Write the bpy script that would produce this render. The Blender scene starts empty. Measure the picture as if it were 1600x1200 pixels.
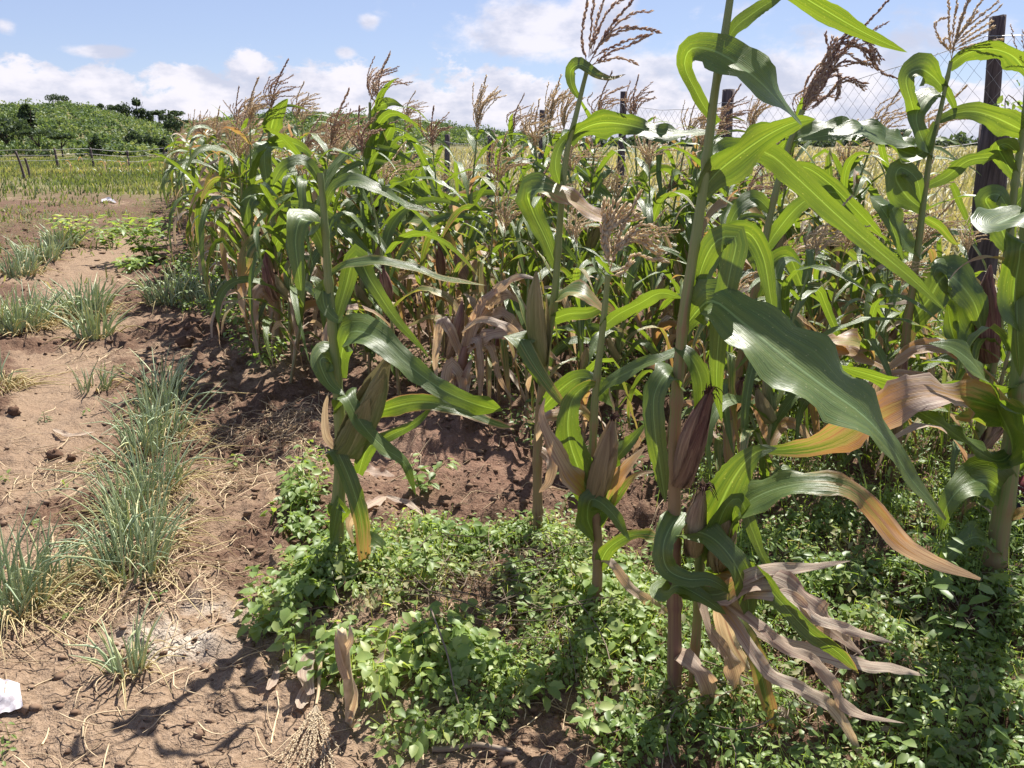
import bpy, math, random
import numpy as np
from mathutils import Vector

R = math.radians
rng = np.random.default_rng(11)
rnd = random.Random(5)
SC = bpy.context.scene
COL = SC.collection

# ------------------------------------------------------------------ camera
F = 1232.0                     # focal length in pixels of a 1600 x 1200 frame
PITCH = R(17.06)
CAM_H = 1.5
cam_d = bpy.data.cameras.new('camera')
cam_d.sensor_width = 36.0
cam_d.lens = 36.0 * F / 1600.0
cam_d.clip_start = 0.05
cam_d.clip_end = 4000
cam = bpy.data.objects.new('camera', cam_d)
COL.objects.link(cam)
cam.location = (0, 0, CAM_H)
cam.rotation_euler = (R(90) - PITCH, 0, 0)
SC.camera = cam
CP, SP = math.cos(PITCH), math.sin(PITCH)


def ray(px, py):
    a, b = (px - 800) / F, -(py - 600) / F
    return np.array([a, CP + b * SP, -SP + b * CP])


def at(px, py, d):
    r = ray(px, py)
    return np.array([0, 0, CAM_H]) + r * (d / r[1])


def gnd(px, py):
    r = ray(px, py)
    return (r * (CAM_H / -r[2]))[:2]


# ------------------------------------------------------------------ sun and sky
SUN_EL = R(56)
SUN_AZ = math.atan2(0.42, 0.90)          # towards the right of straight ahead
to_sun = Vector((math.sin(SUN_AZ) * math.cos(SUN_EL), math.cos(SUN_AZ) * math.cos(SUN_EL), math.sin(SUN_EL)))
sun_d = bpy.data.lights.new('sun', 'SUN')
sun_d.energy = 5.0
sun_d.angle = R(0.5)
sun_d.color = (1.0, 0.955, 0.88)
sun = bpy.data.objects.new('sun', sun_d)
COL.objects.link(sun)
sun.rotation_euler = to_sun.to_track_quat('Z', 'Y').to_euler()
sun.location = (10, 20, 40)

SC.view_settings.view_transform = 'Standard'
SC.view_settings.look = 'None'
SC.view_settings.exposure = 1.2
SC.view_settings.gamma = 1
SC.view_settings.use_curve_mapping = False
SC.cycles.max_bounces = 8
SC.cycles.transparent_max_bounces = 8
SC.cycles.use_denoising = True


class NT:
    """small helper for writing node trees"""
    def __init__(s, tree):
        s.t = tree
        tree.nodes.clear()

    def n(s, kind, **kw):
        nd = s.t.nodes.new(kind)
        for k, v in kw.items():
            if k == 'ins':
                for kk, vv in v.items():
                    s.put(nd.inputs[kk], vv)
            else:
                setattr(nd, k, v)
        return nd

    def put(s, sock, v):
        if isinstance(v, bpy.types.NodeSocket):
            s.t.links.new(v, sock)
        elif v is not None:
            if sock.type == 'RGBA' and len(v) == 3:
                v = (*v, 1)
            sock.default_value = v

    def m(s, op, a, b=None, c=None, clamp=False):
        nd = s.n('ShaderNodeMath', operation=op, use_clamp=clamp)
        for i, v in enumerate((a, b, c)):
            if v is not None:
                s.put(nd.inputs[i], v)
        return nd.outputs[0]

    def mix(s, f, a, b, blend='MIX'):
        nd = s.n('ShaderNodeMix', data_type='RGBA', blend_type=blend)
        s.put(nd.inputs[0], f)
        s.put(nd.inputs[6], a)
        s.put(nd.inputs[7], b)
        return nd.outputs[2]

    def sstep(s, v, lo, hi):
        nd = s.n('ShaderNodeMapRange', interpolation_type='SMOOTHSTEP')
        s.put(nd.inputs['Value'], v)
        s.put(nd.inputs['From Min'], lo)
        s.put(nd.inputs['From Max'], hi)
        return nd.outputs[0]

    def noise(s, vec, scale, detail=3, rough=0.55, dist=0.0):
        nd = s.n('ShaderNodeTexNoise')
        if vec is not None:
            s.put(nd.inputs['Vector'], vec)
        s.put(nd.inputs['Scale'], scale)
        nd.inputs['Detail'].default_value = detail
        nd.inputs['Roughness'].default_value = rough
        nd.inputs['Distortion'].default_value = dist
        return nd.outputs[0]

    def comb(s, x, y, z):
        nd = s.n('ShaderNodeCombineXYZ')
        for i, v in enumerate((x, y, z)):
            s.put(nd.inputs[i], v)
        return nd.outputs[0]

    def ramp(s, f, stops):
        nd = s.n('ShaderNodeValToRGB')
        e = nd.color_ramp.elements
        while len(e) < len(stops):
            e.new(0.5)
        for el, (p, c) in zip(e, stops):
            el.position = p
            el.color = (*c, 1)
        s.put(nd.inputs[0], f)
        return nd.outputs[0]


world = bpy.data.worlds.new('World')
SC.world = world
world.use_nodes = True
w = NT(world.node_tree)
skyt = w.n('ShaderNodeTexSky', sky_type='NISHITA', sun_disc=False)
skyt.sun_elevation = SUN_EL
skyt.sun_rotation = SUN_AZ
skyt.altitude = 1500
skyt.air_density = 1.0
skyt.dust_density = 0.6
skyt.ozone_density = 2.2
tc = w.n('ShaderNodeTexCoord')
sep = w.n('ShaderNodeSeparateXYZ')
w.put(sep.inputs[0], tc.outputs['Generated'])
X, Y, Z = sep.outputs
az = w.m('ARCTAN2', X, Y)
el = w.m('ARCSINE', Z)
# clouds: a cumulus bank low round the whole horizon, scattered cumulus higher up
DEG = 180 / math.pi
azd = w.m('MULTIPLY', az, DEG)
eld = w.m('MULTIPLY', el, DEG)
cv = w.comb(w.m('MULTIPLY', azd, 0.24), w.m('MULTIPLY', eld, 0.42), 0.0)
big = w.noise(cv, 1.0, 9, 0.62, 0.15)
cv1 = w.comb(w.m('MULTIPLY', azd, 0.10), 3.7, 0.0)
edge = w.noise(cv1, 1.0, 3, 0.5)
top = w.m('ADD', 2.2, w.m('MULTIPLY', edge, 4.8))            # height of the bank's top in degrees
dens = w.m('ADD', w.m('MULTIPLY', w.m('SUBTRACT', top, eld), 0.28), w.m('MULTIPLY', w.m('SUBTRACT', big, 0.5), 2.6))
bank = w.sstep(dens, -0.05, 0.22)


def azel(px, py):
    r = ray(px, py)
    r = r / np.linalg.norm(r)
    return math.degrees(math.atan2(r[0], r[1])), math.degrees(math.asin(r[2]))


hi = w.m('MULTIPLY', w.m('SUBTRACT', w.noise(w.comb(w.m('MULTIPLY', azd, 0.075), w.m('MULTIPLY', eld, 0.13), 4.0), 1.0, 6, 0.6), 0.62), 3.5)
cl = hi
for (px, py, rx, ry, amp) in ((845, 48, 7.0, 2.6, 1.1), (930, 20, 4.2, 2.4, 1.0), (152, 80, 3.0, 0.55, 1.05), (575, 35, 1.1, 0.8, 0.9),
                              (540, 82, 0.9, 0.6, 0.9), (8, 40, 1.0, 0.8, 0.75), (1180, 125, 15, 3.6, 0.95), (1120, 20, 13, 2.6, 0.40),
                              (1420, 60, 8, 2.6, 0.6), (1000, 130, 6, 3.2, 1.0)):
    a0, e0 = azel(px, py)
    qx = w.m('DIVIDE', w.m('SUBTRACT', azd, a0), rx)
    qy = w.m('DIVIDE', w.m('SUBTRACT', eld, e0), ry)
    d2 = w.m('ADD', w.m('MULTIPLY', qx, qx), w.m('MULTIPLY', qy, qy))
    g = w.m('MULTIPLY', w.m('EXPONENT', w.m('MULTIPLY', d2, -1.4)), amp)
    cl = w.m('MAXIMUM', cl, w.m('ADD', g, w.m('MULTIPLY', w.m('SUBTRACT', big, 0.62), 1.6)))
high = w.sstep(cl, 0.12, 0.58)
cov = w.m('MAXIMUM', w.m('MULTIPLY', bank, 0.92), w.m('MULTIPLY', high, 0.85))
shade = w.noise(w.comb(w.m('MULTIPLY', azd, 0.22), w.m('MULTIPLY', eld, 0.42), 9.0), 1.0, 5, 0.6)
ccol = w.mix(w.sstep(shade, 0.36, 0.62), (4.9, 5.1, 6.2), (7.6, 7.3, 7.8))
skc = w.mix(0.55, skyt.outputs[0], (3.7, 4.2, 6.5))           # thin veil of moist air over the blue
bgc = w.mix(cov, skc, ccol)
bg = w.n('ShaderNodeBackground')
w.put(bg.inputs[0], bgc)
bg.inputs[1].default_value = 0.058
wo = w.n('ShaderNodeOutputWorld')
w.put(wo.inputs[0], bg.outputs[0])

# ------------------------------------------------------------------ materials


def material(name):
    m = bpy.data.materials.new(name)
    m.use_nodes = True
    return m, NT(m.node_tree)


def finish(k, shader):
    o = k.n('ShaderNodeOutputMaterial')
    k.put(o.inputs[0], shader)


def attr(k, name):
    return k.n('ShaderNodeAttribute', attribute_name=name).outputs['Fac']


def leafy(k, col, tcol, rough, fac, normal=None, spec=0.5):
    p = k.n('ShaderNodeBsdfPrincipled')
    k.put(p.inputs['Base Color'], col)
    k.put(p.inputs['Roughness'], rough)
    k.put(p.inputs['Specular IOR Level'], spec)
    t = k.n('ShaderNodeBsdfTranslucent')
    k.put(t.inputs[0], tcol)
    if normal is not None:
        k.put(p.inputs['Normal'], normal)
        k.put(t.inputs['Normal'], normal)
    mx = k.n('ShaderNodeMixShader')
    k.put(mx.inputs[0], fac)
    k.put(mx.inputs[1], p.outputs[0])
    k.put(mx.inputs[2], t.outputs[0])
    return mx.outputs[0]


def bump(k, h, strength, dist):
    b = k.n('ShaderNodeBump')
    b.inputs['Strength'].default_value = strength
    b.inputs['Distance'].default_value = dist
    k.put(b.inputs['Height'], h)
    return b.outputs[0]


M = {}
# maize leaf: green blade with pale midrib and veins, drying through yellow and orange to brown and straw
m, k = material('maize_leaf')
uv = k.n('ShaderNodeUVMap', uv_map='UVMap').outputs[0]
s = k.n('ShaderNodeSeparateXYZ')
k.put(s.inputs[0], uv)
U, V = s.outputs[0], s.outputs[1]
orand = k.n('ShaderNodeObjectInfo').outputs['Random']
off = k.m('MULTIPLY', orand, 37.0)
streak = k.noise(k.comb(k.m('ADD', k.m('MULTIPLY', U, 5.0), off), k.m('MULTIPLY', V, 2.4), off), 1.0, 4, 0.6)
fine = k.noise(k.comb(k.m('MULTIPLY', U, 26.0), k.m('MULTIPLY', V, 1.6), off), 1.0, 2, 0.5)
spots = k.noise(k.comb(k.m('MULTIPLY', U, 7.0), k.m('MULTIPLY', V, 70.0), off), 1.0, 2, 0.5)
dry = k.m('ADD', attr(k, 'dry'), k.m('MULTIPLY', k.m('SUBTRACT', streak, 0.5), 0.75))
dry = k.m('ADD', dry, k.m('MULTIPLY', k.sstep(spots, 0.74, 0.80), 0.12))
g0 = k.mix(k.sstep(streak, 0.35, 0.65), (0.056, 0.090, 0.026), (0.112, 0.150, 0.040))
g0 = k.mix(k.m('MULTIPLY', orand, 0.55), g0, (0.105, 0.155, 0.034))
g0 = k.mix(k.m('MULTIPLY', k.sstep(fine, 0.45, 0.7), 0.35), g0, (0.10, 0.18, 0.06))
midrib = k.m('SUBTRACT', 1.0, k.sstep(k.m('ABSOLUTE', U), 0.02, 0.065))
g0 = k.mix(k.m('MULTIPLY', midrib, 0.75), g0, (0.20, 0.29, 0.13))
straw = k.mix(orand, (0.60, 0.53, 0.40), (0.47, 0.37, 0.27))
straw = k.mix(k.sstep(streak, 0.4, 0.7), straw, (0.29, 0.18, 0.14))
straw = k.mix(k.m('MULTIPLY', k.sstep(fine, 0.48, 0.62), 0.55), straw, (0.24, 0.15, 0.115))
dc = k.ramp(dry, [(0.30, (0, 0, 0)), (0.42, (1, 1, 1))])
yel = k.ramp(dry, [(0.30, (0.17, 0.20, 0.045)), (0.44, (0.33, 0.27, 0.10)), (0.55, (0.33, 0.18, 0.07)), (0.66, (0.25, 0.135, 0.085))])
col = k.mix(dc, g0, yel)
col = k.mix(k.sstep(dry, 0.52, 0.70), col, straw)
fleck = k.noise(k.comb(k.m('MULTIPLY', U, 16.0), k.m('MULTIPLY', V, 120.0), off), 1.0, 2, 0.6)
col = k.mix(k.m('MULTIPLY', k.sstep(fleck, 0.66, 0.74), 0.55), col, (0.38, 0.36, 0.22))
tcol = k.mix(1.0, col, k.mix(dc, (2.35, 2.3, 0.5), (1.5, 1.25, 0.85)), 'MULTIPLY')
vein = k.m('SINE', k.m('MULTIPLY', U, 95.0))
hgt = k.m('ADD', k.m('ADD', k.m('MULTIPLY', vein, 0.08), k.m('MULTIPLY', fine, 0.55)), k.m('MULTIPLY', k.noise(k.comb(k.m('MULTIPLY', U, 4.0), k.m('MULTIPLY', V, 16.0), off), 1.0, 3, 0.6), 1.0))
nrm = bump(k, hgt, 0.40, 0.006)
rgh = k.m('ADD', 0.30, k.m('MULTIPLY', streak, 0.18))
rgh = k.m('ADD', rgh, k.m('MULTIPLY', k.sstep(dry, 0.4, 0.8), 0.25))
finish(k, leafy(k, col, tcol, rgh, 0.36, nrm, 0.62))
M['leaf'] = m

# maize stalk
m, k = material('maize_stalk')
uv = k.n('ShaderNodeUVMap', uv_map='UVMap').outputs[0]
s = k.n('ShaderNodeSeparateXYZ')
k.put(s.inputs[0], uv)
U, V = s.outputs[0], s.outputs[1]
orand = k.n('ShaderNodeObjectInfo').outputs['Random']
off = k.m('MULTIPLY', orand, 21.0)
st = k.noise(k.comb(k.m('ADD', k.m('MULTIPLY', U, 8.0), off), k.m('MULTIPLY', V, 3.0), off), 1.0, 4, 0.6)
d = k.m('ADD', attr(k, 'dry'), k.m('MULTIPLY', k.m('SUBTRACT', st, 0.5), 0.9))
c = k.mix(k.sstep(st, 0.3, 0.7), (0.15, 0.20, 0.055), (0.22, 0.25, 0.09))
c = k.mix(k.sstep(d, 0.30, 0.6), c, (0.24, 0.16, 0.085))
c = k.mix(k.sstep(d, 0.62, 0.95), c, (0.17, 0.085, 0.065))
p = k.n('ShaderNodeBsdfPrincipled')
k.put(p.inputs['Base Color'], c)
p.inputs['Roughness'].default_value = 0.5
k.put(p.inputs['Normal'], bump(k, k.noise(k.comb(k.m('MULTIPLY', U, 30.0), k.m('MULTIPLY', V, 4.0), 0.0), 1.0, 2), 0.35, 0.003))
finish(k, p.outputs[0])
M['stalk'] = m


def tinted(name, a, b, c=None, rough=0.7, trans=0.25, tmul=(1.7, 1.6, 0.9), spec=0.3, tone='tone', scale=60.0):
    m, k = material(name)
    tn = attr(k, tone)
    orr = k.n('ShaderNodeObjectInfo').outputs['Random']
    obj = k.n('ShaderNodeTexCoord').outputs['Object']
    nz = k.noise(obj, scale, 3)
    f = k.m('ADD', k.m('MULTIPLY', tn, 0.75), k.m('MULTIPLY', k.m('SUBTRACT', nz, 0.4), 0.5), None, True)
    f = k.m('ADD', f, k.m('MULTIPLY', k.m('SUBTRACT', orr, 0.5), 0.25), None, True)
    if c is None:
        col = k.mix(f, a, b)
    else:
        col = k.ramp(f, [(0.05, a), (0.55, b), (0.97, c)])
    if trans > 0:
        finish(k, leafy(k, col, k.mix(1.0, col, tmul, 'MULTIPLY'), rough, trans, None, spec))
    else:
        p = k.n('ShaderNodeBsdfPrincipled')
        k.put(p.inputs['Base Color'], col)
        p.inputs['Roughness'].default_value = rough
        p.inputs['Specular IOR Level'].default_value = spec
        finish(k, p.outputs[0])
    return m


M['tassel_purple'] = tinted('tassel_purple', (0.28, 0.17, 0.14), (0.54, 0.42, 0.30), (0.74, 0.64, 0.46), 0.7, 0.36, (1.4, 1.2, 0.95))
M['tassel_straw'] = tinted('tassel_straw', (0.44, 0.35, 0.25), (0.62, 0.53, 0.38), (0.74, 0.66, 0.50), 0.7, 0.40, (1.4, 1.25, 0.9))
M['silk'] = tinted('dry_silk', (0.03, 0.014, 0.012), (0.11, 0.05, 0.035), None, 0.8, 0.0)
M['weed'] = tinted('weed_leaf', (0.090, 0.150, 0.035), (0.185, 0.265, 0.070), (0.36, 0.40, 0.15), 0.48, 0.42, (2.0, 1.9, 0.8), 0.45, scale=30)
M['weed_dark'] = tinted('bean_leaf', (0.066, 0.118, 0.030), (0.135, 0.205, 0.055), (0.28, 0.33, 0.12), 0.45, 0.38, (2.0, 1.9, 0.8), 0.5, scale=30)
M['grass'] = tinted('grass_blade', (0.070, 0.105, 0.036), (0.130, 0.158, 0.062), (0.31, 0.285, 0.145), 0.6, 0.4, (1.8, 1.7, 0.8), 0.3, scale=3)
M['ripe'] = tinted('ripe_field_leaf', (0.19, 0.20, 0.08), (0.34, 0.30, 0.17), (0.52, 0.45, 0.30), 0.6, 0.35, (1.6, 1.5, 0.8), 0.4, scale=0.6)
M['onion'] = tinted('onion_leaf', (0.22, 0.29, 0.17), (0.41, 0.47, 0.29), (0.64, 0.62, 0.32), 0.45, 0.2, (1.6, 1.7, 0.8), 0.5, scale=8)
M['onion_dry'] = tinted('dry_onion_leaf', (0.36, 0.30, 0.13), (0.52, 0.43, 0.22), (0.66, 0.55, 0.33), 0.6, 0.25, (1.5, 1.4, 0.8), 0.35, scale=8)
M['straw'] = tinted('straw_litter', (0.30, 0.21, 0.13), (0.52, 0.40, 0.25), (0.66, 0.54, 0.36), 0.75, 0.1, scale=8)
M['vine'] = tinted('dead_vine_stem', (0.12, 0.085, 0.06), (0.26, 0.20, 0.145), None, 0.8, 0.0, scale=8)
M['tree'] = tinted('tree_leaf', (0.038, 0.060, 0.034), (0.072, 0.108, 0.052), (0.12, 0.155, 0.075), 0.6, 0.3, (1.7, 1.6, 0.8), 0.3, scale=0.6)
M['scrub'] = tinted('scrub_leaf', (0.058, 0.098, 0.044), (0.14, 0.20, 0.078), (0.27, 0.29, 0.15), 0.6, 0.3, (1.7, 1.6, 0.8), 0.3, scale=0.05)
M['clod'] = tinted('soil_clod', (0.095, 0.055, 0.037), (0.17, 0.11, 0.073), (0.26, 0.18, 0.122), 0.95, 0.0, spec=0.1, scale=20)
M['bark'] = tinted('bark', (0.05, 0.038, 0.03), (0.12, 0.09, 0.07), None, 0.9, 0.0, scale=6)
M['flower'] = tinted('yellow_flower', (0.7, 0.45, 0.03), (0.8, 0.6, 0.05), None, 0.6, 0.2)

# ear husk
m, k = material('maize_husk')
uv = k.n('ShaderNodeUVMap', uv_map='UVMap').outputs[0]
s = k.n('ShaderNodeSeparateXYZ')
k.put(s.inputs[0], uv)
U, V = s.outputs[0], s.outputs[1]
orand = k.n('ShaderNodeObjectInfo').outputs['Random']
st = k.noise(k.comb(k.m('MULTIPLY', U, 9.0), k.m('MULTIPLY', V, 3.0), k.m('MULTIPLY', orand, 20.0)), 1.0, 4, 0.6)
ton = attr(k, 'tone')
c0 = k.ramp(ton, [(0.0, (0.15, 0.20, 0.06)), (0.35, (0.33, 0.27, 0.12)), (0.65, (0.34, 0.235, 0.145)), (1.0, (0.17, 0.065, 0.06))])
c1 = k.ramp(ton, [(0.0, (0.24, 0.27, 0.10)), (0.35, (0.46, 0.37, 0.19)), (0.65, (0.50, 0.36, 0.22)), (1.0, (0.33, 0.19, 0.15))])
c = k.mix(k.sstep(st, 0.38, 0.66), c0, c1)
finish(k, leafy(k, c, c, 0.55, 0.15, bump(k, k.noise(k.comb(k.m('MULTIPLY', U, 60.0), k.m('MULTIPLY', V, 3.0), 0.0), 1.0, 2), 1.0, 0.004), 0.4))
M['husk'] = m

# fence timber and wire
m, k = material('weathered_timber')
ob = k.n('ShaderNodeTexCoord').outputs['Object']
s = k.n('ShaderNodeSeparateXYZ')
k.put(s.inputs[0], ob)
v = k.comb(k.m('MULTIPLY', s.outputs[0], 40.0), k.m('MULTIPLY', s.outputs[1], 40.0), k.m('MULTIPLY', s.outputs[2], 2.5))
g = k.noise(v, 1.0, 5, 0.65)
c = k.mix(k.sstep(g, 0.3, 0.7), (0.035, 0.022, 0.022), (0.135, 0.098, 0.09))
p = k.n('ShaderNodeBsdfPrincipled')
k.put(p.inputs['Base Color'], c)
p.inputs['Roughness'].default_value = 0.85
k.put(p.inputs['Normal'], bump(k, g, 0.7, 0.01))
finish(k, p.outputs[0])
M['timber'] = m

m, k = material('galvanised_wire')
p = k.n('ShaderNodeBsdfPrincipled')
ob = k.n('ShaderNodeTexCoord').outputs['Object']
k.put(p.inputs['Base Color'], k.mix(k.noise(ob, 9.0), (0.30, 0.28, 0.27), (0.56, 0.55, 0.55)))
p.inputs['Metallic'].default_value = 0.6
p.inputs['Roughness'].default_value = 0.5
finish(k, p.outputs[0])
M['wire'] = m

m, k = material('plastic_film')
ob = k.n('ShaderNodeTexCoord').outputs['Object']
p = k.n('ShaderNodeBsdfPrincipled')
k.put(p.inputs['Base Color'], k.mix(k.sstep(k.noise(ob, 60.0, 3), 0.45, 0.6), (0.50, 0.47, 0.48), (0.38, 0.34, 0.35)))
p.inputs['Roughness'].default_value = 0.25
finish(k, p.outputs[0])
M['plastic'] = m

m, k = material('patterned_cloth')
uv = k.n('ShaderNodeUVMap', uv_map='UVMap').outputs[0]
s = k.n('ShaderNodeSeparateXYZ')
k.put(s.inputs[0], uv)
U, V = s.outputs[0], s.outputs[1]
base = k.ramp(V, [(0.30, (0.045, 0.018, 0.07)), (0.40, (0.03, 0.02, 0.09)), (0.60, (0.03, 0.015, 0.03)), (0.70, (0.12, 0.015, 0.025)), (0.95, (0.16, 0.02, 0.03))])
vv = k.m('FRACT', k.m('MULTIPLY', V, 17.0))
uu = k.m('FRACT', k.m('MULTIPLY', U, 60.0))
rows = k.m('MULTIPLY', k.m('LESS_THAN', vv, 0.22), k.m('LESS_THAN', uu, 0.62))
band = k.m('MULTIPLY', k.m('GREATER_THAN', V, 0.52), k.m('LESS_THAN', V, 0.80))
band2 = k.m('MULTIPLY', k.m('GREATER_THAN', V, 0.17), k.m('LESS_THAN', V, 0.25))
dots = k.m('MULTIPLY', rows, k.m('MAXIMUM', band, band2))
p = k.n('ShaderNodeBsdfPrincipled')
k.put(p.inputs['Base Color'], k.mix(dots, base, (0.33, 0.30, 0.34)))
p.inputs['Roughness'].default_value = 0.85
finish(k, p.outputs[0])
M['cloth'] = m

# soil
m, k = material('field_soil')
geo = k.n('ShaderNodeNewGeometry').outputs['Position']
big = k.noise(geo, 0.9, 4, 0.6)
mid = k.noise(geo, 7.0, 5, 0.65)
fin = k.noise(geo, 55.0, 4, 0.7)
speck = k.noise(geo, 170.0, 2, 0.6)
till = k.m('ADD', attr(k, 'till'), k.m('MULTIPLY', k.m('SUBTRACT', mid, 0.5), 1.3))
c = k.mix(k.sstep(fin, 0.32, 0.68), (0.200, 0.136, 0.088), (0.285, 0.202, 0.137))
c = k.mix(k.m('MULTIPLY', k.sstep(big, 0.4, 0.65), 0.45), c, (0.215, 0.138, 0.090))
dk = k.mix(k.sstep(fin, 0.35, 0.65), (0.080, 0.044, 0.029), (0.155, 0.094, 0.062))
c = k.mix(k.sstep(till, 0.28, 0.72), c, dk)
c = k.mix(attr(k, 'red'), c, k.mix(fin, (0.15, 0.08, 0.055), (0.27, 0.165, 0.115)))
ash = k.m('MULTIPLY', attr(k, 'ash'), k.sstep(mid, 0.40, 0.62))
c = k.mix(ash, c, (0.47, 0.40, 0.32))
gr = k.m('MULTIPLY', attr(k, 'green'), k.sstep(mid, 0.35, 0.6))
c = k.mix(gr, c, k.mix(fin, (0.10, 0.13, 0.04), (0.22, 0.22, 0.09)))
c = k.mix(k.m('MULTIPLY', k.sstep(speck, 0.62, 0.72), 0.55), c, (0.46, 0.36, 0.26))
c = k.mix(k.m('MULTIPLY', k.sstep(speck, 0.40, 0.30), 0.35), c, (0.10, 0.06, 0.04))
vor = k.n('ShaderNodeTexVoronoi', feature='DISTANCE_TO_EDGE')
wp = k.n('ShaderNodeVectorMath', operation='ADD')
k.put(wp.inputs[0], geo)
nn = k.n('ShaderNodeTexNoise')
nn.inputs['Scale'].default_value = 9.0
k.put(nn.inputs['Vector'], geo)
sc_ = k.n('ShaderNodeVectorMath', operation='SCALE')
k.put(sc_.inputs[0], nn.outputs['Color'])
sc_.inputs['Scale'].default_value = 0.14
k.put(wp.inputs[1], sc_.outputs[0])
k.put(vor.inputs['Vector'], wp.outputs[0])
vor.inputs['Scale'].default_value = 11.0
crack = k.m('MULTIPLY', k.m('SUBTRACT', 1.0, k.sstep(vor.outputs['Distance'], 0.0, 0.045)), attr(k, 'crack'))
crack = k.m('MULTIPLY', crack, k.sstep(mid, 0.42, 0.58))
c = k.mix(k.m('MULTIPLY', crack, 0.35), c, (0.075, 0.043, 0.03))
h = k.m('ADD', k.m('MULTIPLY', mid, 1.0), k.m('MULTIPLY', fin, 0.5))
h = k.m('ADD', h, k.m('MULTIPLY', speck, 0.16))
h = k.m('SUBTRACT', h, k.m('MULTIPLY', crack, 0.4))
p = k.n('ShaderNodeBsdfPrincipled')
k.put(p.inputs['Base Color'], c)
p.inputs['Roughness'].default_value = 0.95
p.inputs['Specular IOR Level'].default_value = 0.15
k.put(p.inputs['Normal'], bump(k, h, 1.0, 0.030))
finish(k, p.outputs[0])
M['soil'] = m

# ------------------------------------------------------------------ mesh helpers


def tag(o, label=None, cat=None, group=None, kind=None):
    for kk, vv in (('label', label), ('category', cat), ('group', group), ('kind', kind)):
        if vv:
            o[kk] = vv
    return o


def build(name, verts, faces, mat, parent=None, origin=None, uv=None, attrs=None, smooth=True):
    """one mesh object from arrays; faces are an (n,3) or (n,4) array or a list of such arrays"""
    verts = np.asarray(verts, dtype=np.float32).reshape(-1, 3)
    if origin is not None:
        verts = verts - np.asarray(origin, dtype=np.float32)
    if not isinstance(faces, list):
        faces = [faces]
    faces = [np.asarray(f, dtype=np.int32) for f in faces if len(f)]
    loops = np.concatenate([f.ravel() for f in faces])
    tot = np.concatenate([np.full(len(f), f.shape[1], dtype=np.int32) for f in faces])
    start = np.concatenate([[0], np.cumsum(tot)[:-1]]).astype(np.int32)
    me = bpy.data.meshes.new(name)
    me.vertices.add(len(verts))
    me.vertices.foreach_set('co', verts.ravel())
    me.loops.add(len(loops))
    me.loops.foreach_set('vertex_index', loops)
    me.polygons.add(len(tot))
    me.polygons.foreach_set('loop_start', start)
    me.polygons.foreach_set('loop_total', tot)
    if smooth:
        me.polygons.foreach_set('use_smooth', np.ones(len(tot), dtype=bool))
    if uv is not None:
        ul = me.uv_layers.new(name='UVMap')
        ul.data.foreach_set('uv', np.asarray(uv, dtype=np.float32)[loops].ravel())
    for an, av in (attrs or {}).items():
        a = me.attributes.new(an, 'FLOAT', 'POINT')
        a.data.foreach_set('value', np.asarray(av, dtype=np.float32).ravel())
    me.update()
    me.validate()
    me.materials.append(mat)
    o = bpy.data.objects.new(name, me)
    COL.objects.link(o)
    if parent is not None:
        o.parent = parent
    return o


class Bag:
    """collects pieces that end up in one mesh"""
    def __init__(s):
        s.v, s.f3, s.f4, s.uv, s.t, s.n = [], [], [], [], [], 0

    def add(s, v, f, uv=None, tone=0.5):
        v = np.asarray(v, dtype=float).reshape(-1, 3)
        f = np.asarray(f, dtype=int)
        (s.f3 if f.shape[1] == 3 else s.f4).append(f + s.n)
        s.v.append(v)
        s.uv.append(np.zeros((len(v), 2)) if uv is None else np.asarray(uv, dtype=float))
        s.t.append(np.full(len(v), tone) if np.isscalar(tone) else np.asarray(tone, dtype=float))
        s.n += len(v)

    def obj(s, name, mat, parent=None, origin=None, key='tone', smooth=True):
        fs = [np.concatenate(x) for x in (s.f4, s.f3) if x]
        return build(name, np.concatenate(s.v), fs, mat, parent, origin, np.concatenate(s.uv), {key: np.concatenate(s.t)}, smooth)


def empty(name, loc):
    o = bpy.data.objects.new(name, None)
    o.empty_display_size = 0.1
    o.location = loc
    COL.objects.link(o)
    return o


def nrm_(a):
    return a / np.maximum(np.linalg.norm(a, axis=-1, keepdims=True), 1e-9)


def spline(pts, n):
    """Catmull-Rom through the points, n samples, roughly even along the length"""
    p = np.asarray(pts, dtype=float)
    if len(p) == 2:
        return p[0] + (p[1] - p[0]) * np.linspace(0, 1, n)[:, None]
    e = np.vstack([2 * p[0] - p[1], p, 2 * p[-1] - p[-2]])
    out = []
    for i in range(len(p) - 1):
        a, b, c, d = e[i:i + 4]
        t = np.linspace(0, 1, 24, endpoint=False)[:, None]
        out.append(0.5 * (2 * b + (c - a) * t + (2 * a - 5 * b + 4 * c - d) * t ** 2 + (3 * b - a - 3 * c + d) * t ** 3))
    out = np.vstack(out + [p[-1:]])
    L = np.concatenate([[0], np.cumsum(np.linalg.norm(np.diff(out[:, :3], axis=0), axis=1))])
    q = np.linspace(0, L[-1], n)
    return np.stack([np.interp(q, L, out[:, j]) for j in range(out.shape[1])], axis=1)


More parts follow.
